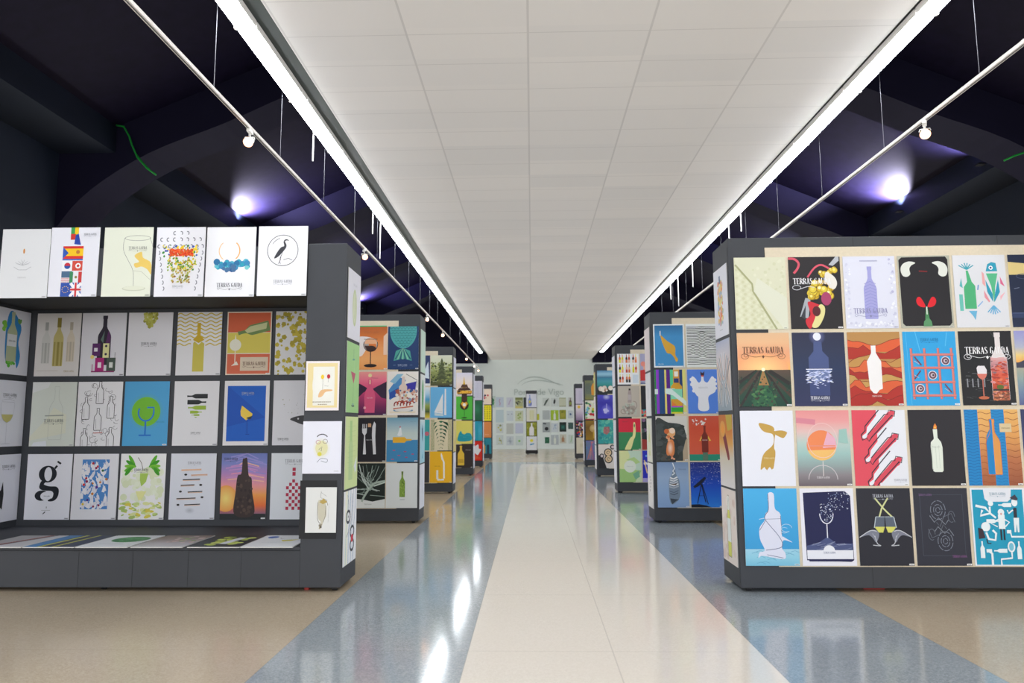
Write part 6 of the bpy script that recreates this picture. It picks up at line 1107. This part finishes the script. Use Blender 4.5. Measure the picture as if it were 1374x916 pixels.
# ---- sheets on the far wall
def wall(x, y):   # from a drawing scale of the wall area to metres
    return x
WALLP = [
 # x, z, w, h, bg, design, label
 (-2.40, 2.00, .38, .70, '7a9c8c', 'leaf', 'pale poster with a dark green leaf at the left end of the far wall grid'),
 (-1.95, 2.02, .46, .60, 'c6d4e2', 'vert', 'pale blue poster with a pink squiggle on the far wall'),
 (-1.95, 1.22, .46, .74, 'c2d6dc', 'plain', 'pale blue poster below the pink squiggle one on the far wall'),
 (-1.95, .66, .42, .56, 'd2dcdc', 'blot', 'pale poster with olive blots on the far wall, third row left'),
 (-1.95, .04, .42, .58, 'd0dcda', 'blot2', 'pale poster with yellow-green blots on the far wall, lowest row left'),
 (-1.35, 2.02, .40, .58, 'd0d6e2', 'vert2', 'pale lilac poster with a mauve smudge on the far wall'),
 (-1.35, 1.30, .40, .60, 'd0dce2', 'bits', 'pale poster with two small grey marks on the far wall'),
 (-1.35, .62, .42, .62, 'c2c8c2', 'plain', 'beige-grey poster on the far wall'),
 (-1.35, .02, .42, .54, 'ced8dc', 'cross', 'pale poster with a dark cross-like sketch on the far wall'),
 (-.80, 1.96, .46, .64, 'b4bc8c', 'bars', 'khaki poster with dark figures and a yellow foot on the far wall'),
 (-.80, 1.28, .46, .62, 'd0d8b8', 'leafy', 'cream poster with a green plant on the far wall'),
 (-.80, .64, .46, .60, 'c6cee2', 'plain', 'pale violet poster on the far wall'),
 (-.80, .02, .42, .56, 'd0dedc', 'dot', 'pale poster with one green dot on the far wall'),
 (-.46, 1.98, .14, .62, '3c4448', 'plain', 'narrow dark poster peeking beside the far column'),
 (.32, 1.34, .14, .36, 'c4c83c', 'plain', 'small yellow-green poster right behind the far column'),
 (.72, 2.06, .42, .50, 'd2dcd8', 'slash', 'pale poster with a dark slanting bottle on the far wall'),
 (.72, 1.36, .42, .54, 'b4bec0', 'plain', 'plain grey poster on the far wall'),
 (.72, .70, .44, .58, 'a8b2b4', 'ball', 'grey poster with a black ball on the far wall'),
 (.76, .12, .26, .36, '2c6e50', 'bars2', 'small dark green poster, lowest row of the far wall'),
 (1.22, 2.04, .42, .52, 'd4dedc', 'feather', 'pale poster with a black feather on the far wall'),
 (1.22, 1.32, .46, .60, 'a8c838', 'white', 'lime green poster with a white bottle on the far wall'),
 (1.22, .70, .42, .54, 'd0dadf', 'bits2', 'pale poster with a faint blue sketch on the far wall'),
 (1.22, .04, .44, .58, 'b8c2c6', 'white', 'silver-grey poster with a pale bottle on the far wall'),
 (1.70, 2.04, .40, .52, 'c4cab0', 'frame', 'khaki framed poster on the far wall, top row right'),
 (1.70, 1.38, .38, .54, '969a30', 'gold', 'olive poster with a golden ball on the far wall'),
 (1.70, .72, .40, .56, '20302c', 'dark', 'black poster with a dim green square on the far wall'),
 (1.70, .12, .38, .52, 'd0d2c4', 'brown', 'cream poster with a brown bottle on the far wall'),
 (2.16, 2.02, .26, .56, 'd0d6d2', 'brown2', 'pale poster with a brown and green bottle at the right end of the far wall'),
 (2.16, 1.42, .30, .46, 'ccd8dc', 'bits3', 'pale poster with a small blue spot at the right end of the far wall'),
 (2.16, .86, .30, .38, '44605c', 'plain', 'dark teal poster at the right end of the far wall'),
 (2.16, .10, .30, .52, 'd0dcd6', 'leaf2', 'pale poster with a green leaf, lowest at the right end of the far wall'),
]
for x, z, w_, h_, bg, d, l in WALLP:
    a = art(bg)
    if d == 'leaf': a = art('c8dad2'); a.poly([(1, 3), (2.5, 6.2), (4.2, 4.6), (2.6, 1.2)], '1f7a3c').poly([(2.4, 2.4), (4.4, 3.4), (3.2, 1.0)], '3a9050')
    elif d == 'vert': a.line([(2.4, 1.2), (2.8, 2.8), (2.2, 4.2), (2.7, 5.8)], .6, 'b898b4')
    elif d == 'vert2': a.line([(1.6, 1.8), (2.4, 4), (3.4, 5.6)], .8, 'bab0cc')
    elif d in ('blot', 'blot2'): a.dots(7, 1.2, .8, 3.6, 6, ['a8ae60', '8a9460', 'c8c860'], .35, .8, 3 if d == 'blot' else 8)
    elif d == 'bits': a.ell(1.3, 4.6, .7, .3, '98a4ac').ell(3.9, 4.7, .5, .3, '8890a0')
    elif d == 'cross': a.line([(2.5, 1), (2.5, 6)], .35, '6a7c90').line([(.8, 3), (4.2, 3.4)], .3, '6a7c90').line([(1.3, 4.6), (3.6, 1.8)], .2, '8494a4')
    elif d == 'bars': a.rect(0, 5.6, 5, 7, '808a54').rect(0, 0, 5, 1.2, 'd8cc78').dots(12, .6, 2.2, 4.4, 4.8, ['3c4238', '606850', 'd0d4c0'], .3, .6, 4)
    elif d == 'leafy': a.line([(2.5, .8), (2.6, 5.6)], .3, 'a0b868').dots(8, 1.6, 2, 3.6, 6, ['98b45c', '6a7c58', 'c8d090'], .3, .6, 5)
    elif d == 'dot': a.circ(2.5, 3.2, .8, '8ac46c')
    elif d == 'slash': a.poly([(.8, .8), (1.8, .6), (3.8, 4.6), (4.4, 6.4), (4.0, 6.4), (2.2, 4.6)], '4a5a50')
    elif d == 'ball': a.circ(2.7, 2.4, 1.3, '1e2428').line([(.4, 6.2), (2.4, 5.8)], .8, '2c3438').rect(.5, .2, 4.6, .6, '889498')
    elif d == 'bars2': a.rect(1.2, 1.2, 3.8, 5.8, '1c5840').rect(2.0, 2.0, 3.0, 5.0, '4a8a68')
    elif d == 'feather': a.ell(2.5, 4.0, .7, 2.0, '1c2024', rot=-8).line([(2.5, 1.0), (2.6, 6.6)], .15, '1c2024')
    elif d == 'white': a.bottle(2.5, .5, 6.0, 1.5, 'e0e8dc')
    elif d == 'bits2': a.line([(1.6, 2), (2.6, 5.4), (3.4, 2.4)], .5, '98b4cc').ell(2.9, 5.4, .8, .4, '88a0c0')
    elif d == 'frame': a.rect(.3, .4, 4.7, 6.4, 'ccd2bc').rect(0, 0, 5, .6, '8a9060').rect(0, 6.5, 5, 7, '98a070')
    elif d == 'gold': a.circ(2.5, 3.2, 1.7, 'a8a440').ell(2.2, 5.4, .9, .6, '707a28')
    elif d == 'dark': a.rect(1.0, 1.6, 4.0, 5.0, '1f5850').rect(1.6, 2.6, 3.4, 4.2, '2c7468')
    elif d == 'brown': a.bottle(2.5, 1.0, 5.0, 2.2, 'b08a6a')
    elif d == 'brown2': a.bottle(2.5, .3, 6.4, 3.0, '6a5a4a').rect(1.4, 1.6, 3.6, 3.6, '8aa04a')
    elif d == 'bits3': a.circ(2.5, 3.6, 1.0, '4a6a94')
    elif d == 'leaf2': a.line([(2.4, 1), (3.0, 3.4), (3.6, 6)], .7, '98c890')
    poster(a, l, x + (.12 if x > .5 else .04), 42.985, z*1.12+.24, w_, h_)

# raised grey sign on the far wall: two roof-like strokes over the lettering
sg = empty('wall_sign', (.42, 42.99, 3.22), 'faint grey raised sign on the pale far wall, wave strokes above lettering', 'sign')
cu = bpy.data.curves.new('sign_text', 'FONT'); cu.body = 'Porto de Vigo'; cu.size = .62; cu.extrude = .01; cu.align_x = 'CENTER'
to = bpy.data.objects.new('sign_text', cu); COL.objects.link(to)
bpy.context.view_layer.update()
me = bpy.data.meshes.new_from_object(to.evaluated_get(bpy.context.evaluated_depsgraph_get()))
bpy.data.objects.remove(to)
me.materials.clear(); me.materials.append(M_LOGO)
sg.scale = (.85, 1, .85)
lt = bpy.data.objects.new('lettering', me); COL.objects.link(lt); lt.parent = sg; lt.location = (0, -.012, 0); lt.rotation_euler = (math.pi/2, 0, 0)
def stroke(pts, w0):
    v = []; f = []
    n = len(pts)
    for i, (x, z) in enumerate(pts):
        w2 = w0*math.sin(math.pi*(i+.4)/(n-.2))+.008
        v += [(x, -.02, z-w2), (x, -.02, z+w2), (x, 0, z-w2), (x, 0, z+w2)]
    for i in range(n-1):
        q = 4*i; f += [(q, q+4, q+5, q+1), (q+2, q+3, q+7, q+6), (q+1, q+5, q+7, q+3), (q, q+2, q+6, q+4)]
    return mesh_obj('wave_stroke', v, f, M_LOGO, sg)
stroke([(-1.5+3.0*t/20, .75+.55*math.sin(math.pi*min(1, (t/20)**.8))-.1*t/20) for t in range(21)], .035)
stroke([(-1.2+2.9*t/20, .68+.34*math.sin(math.pi*(t/20)**.7)) for t in range(21)], .03)
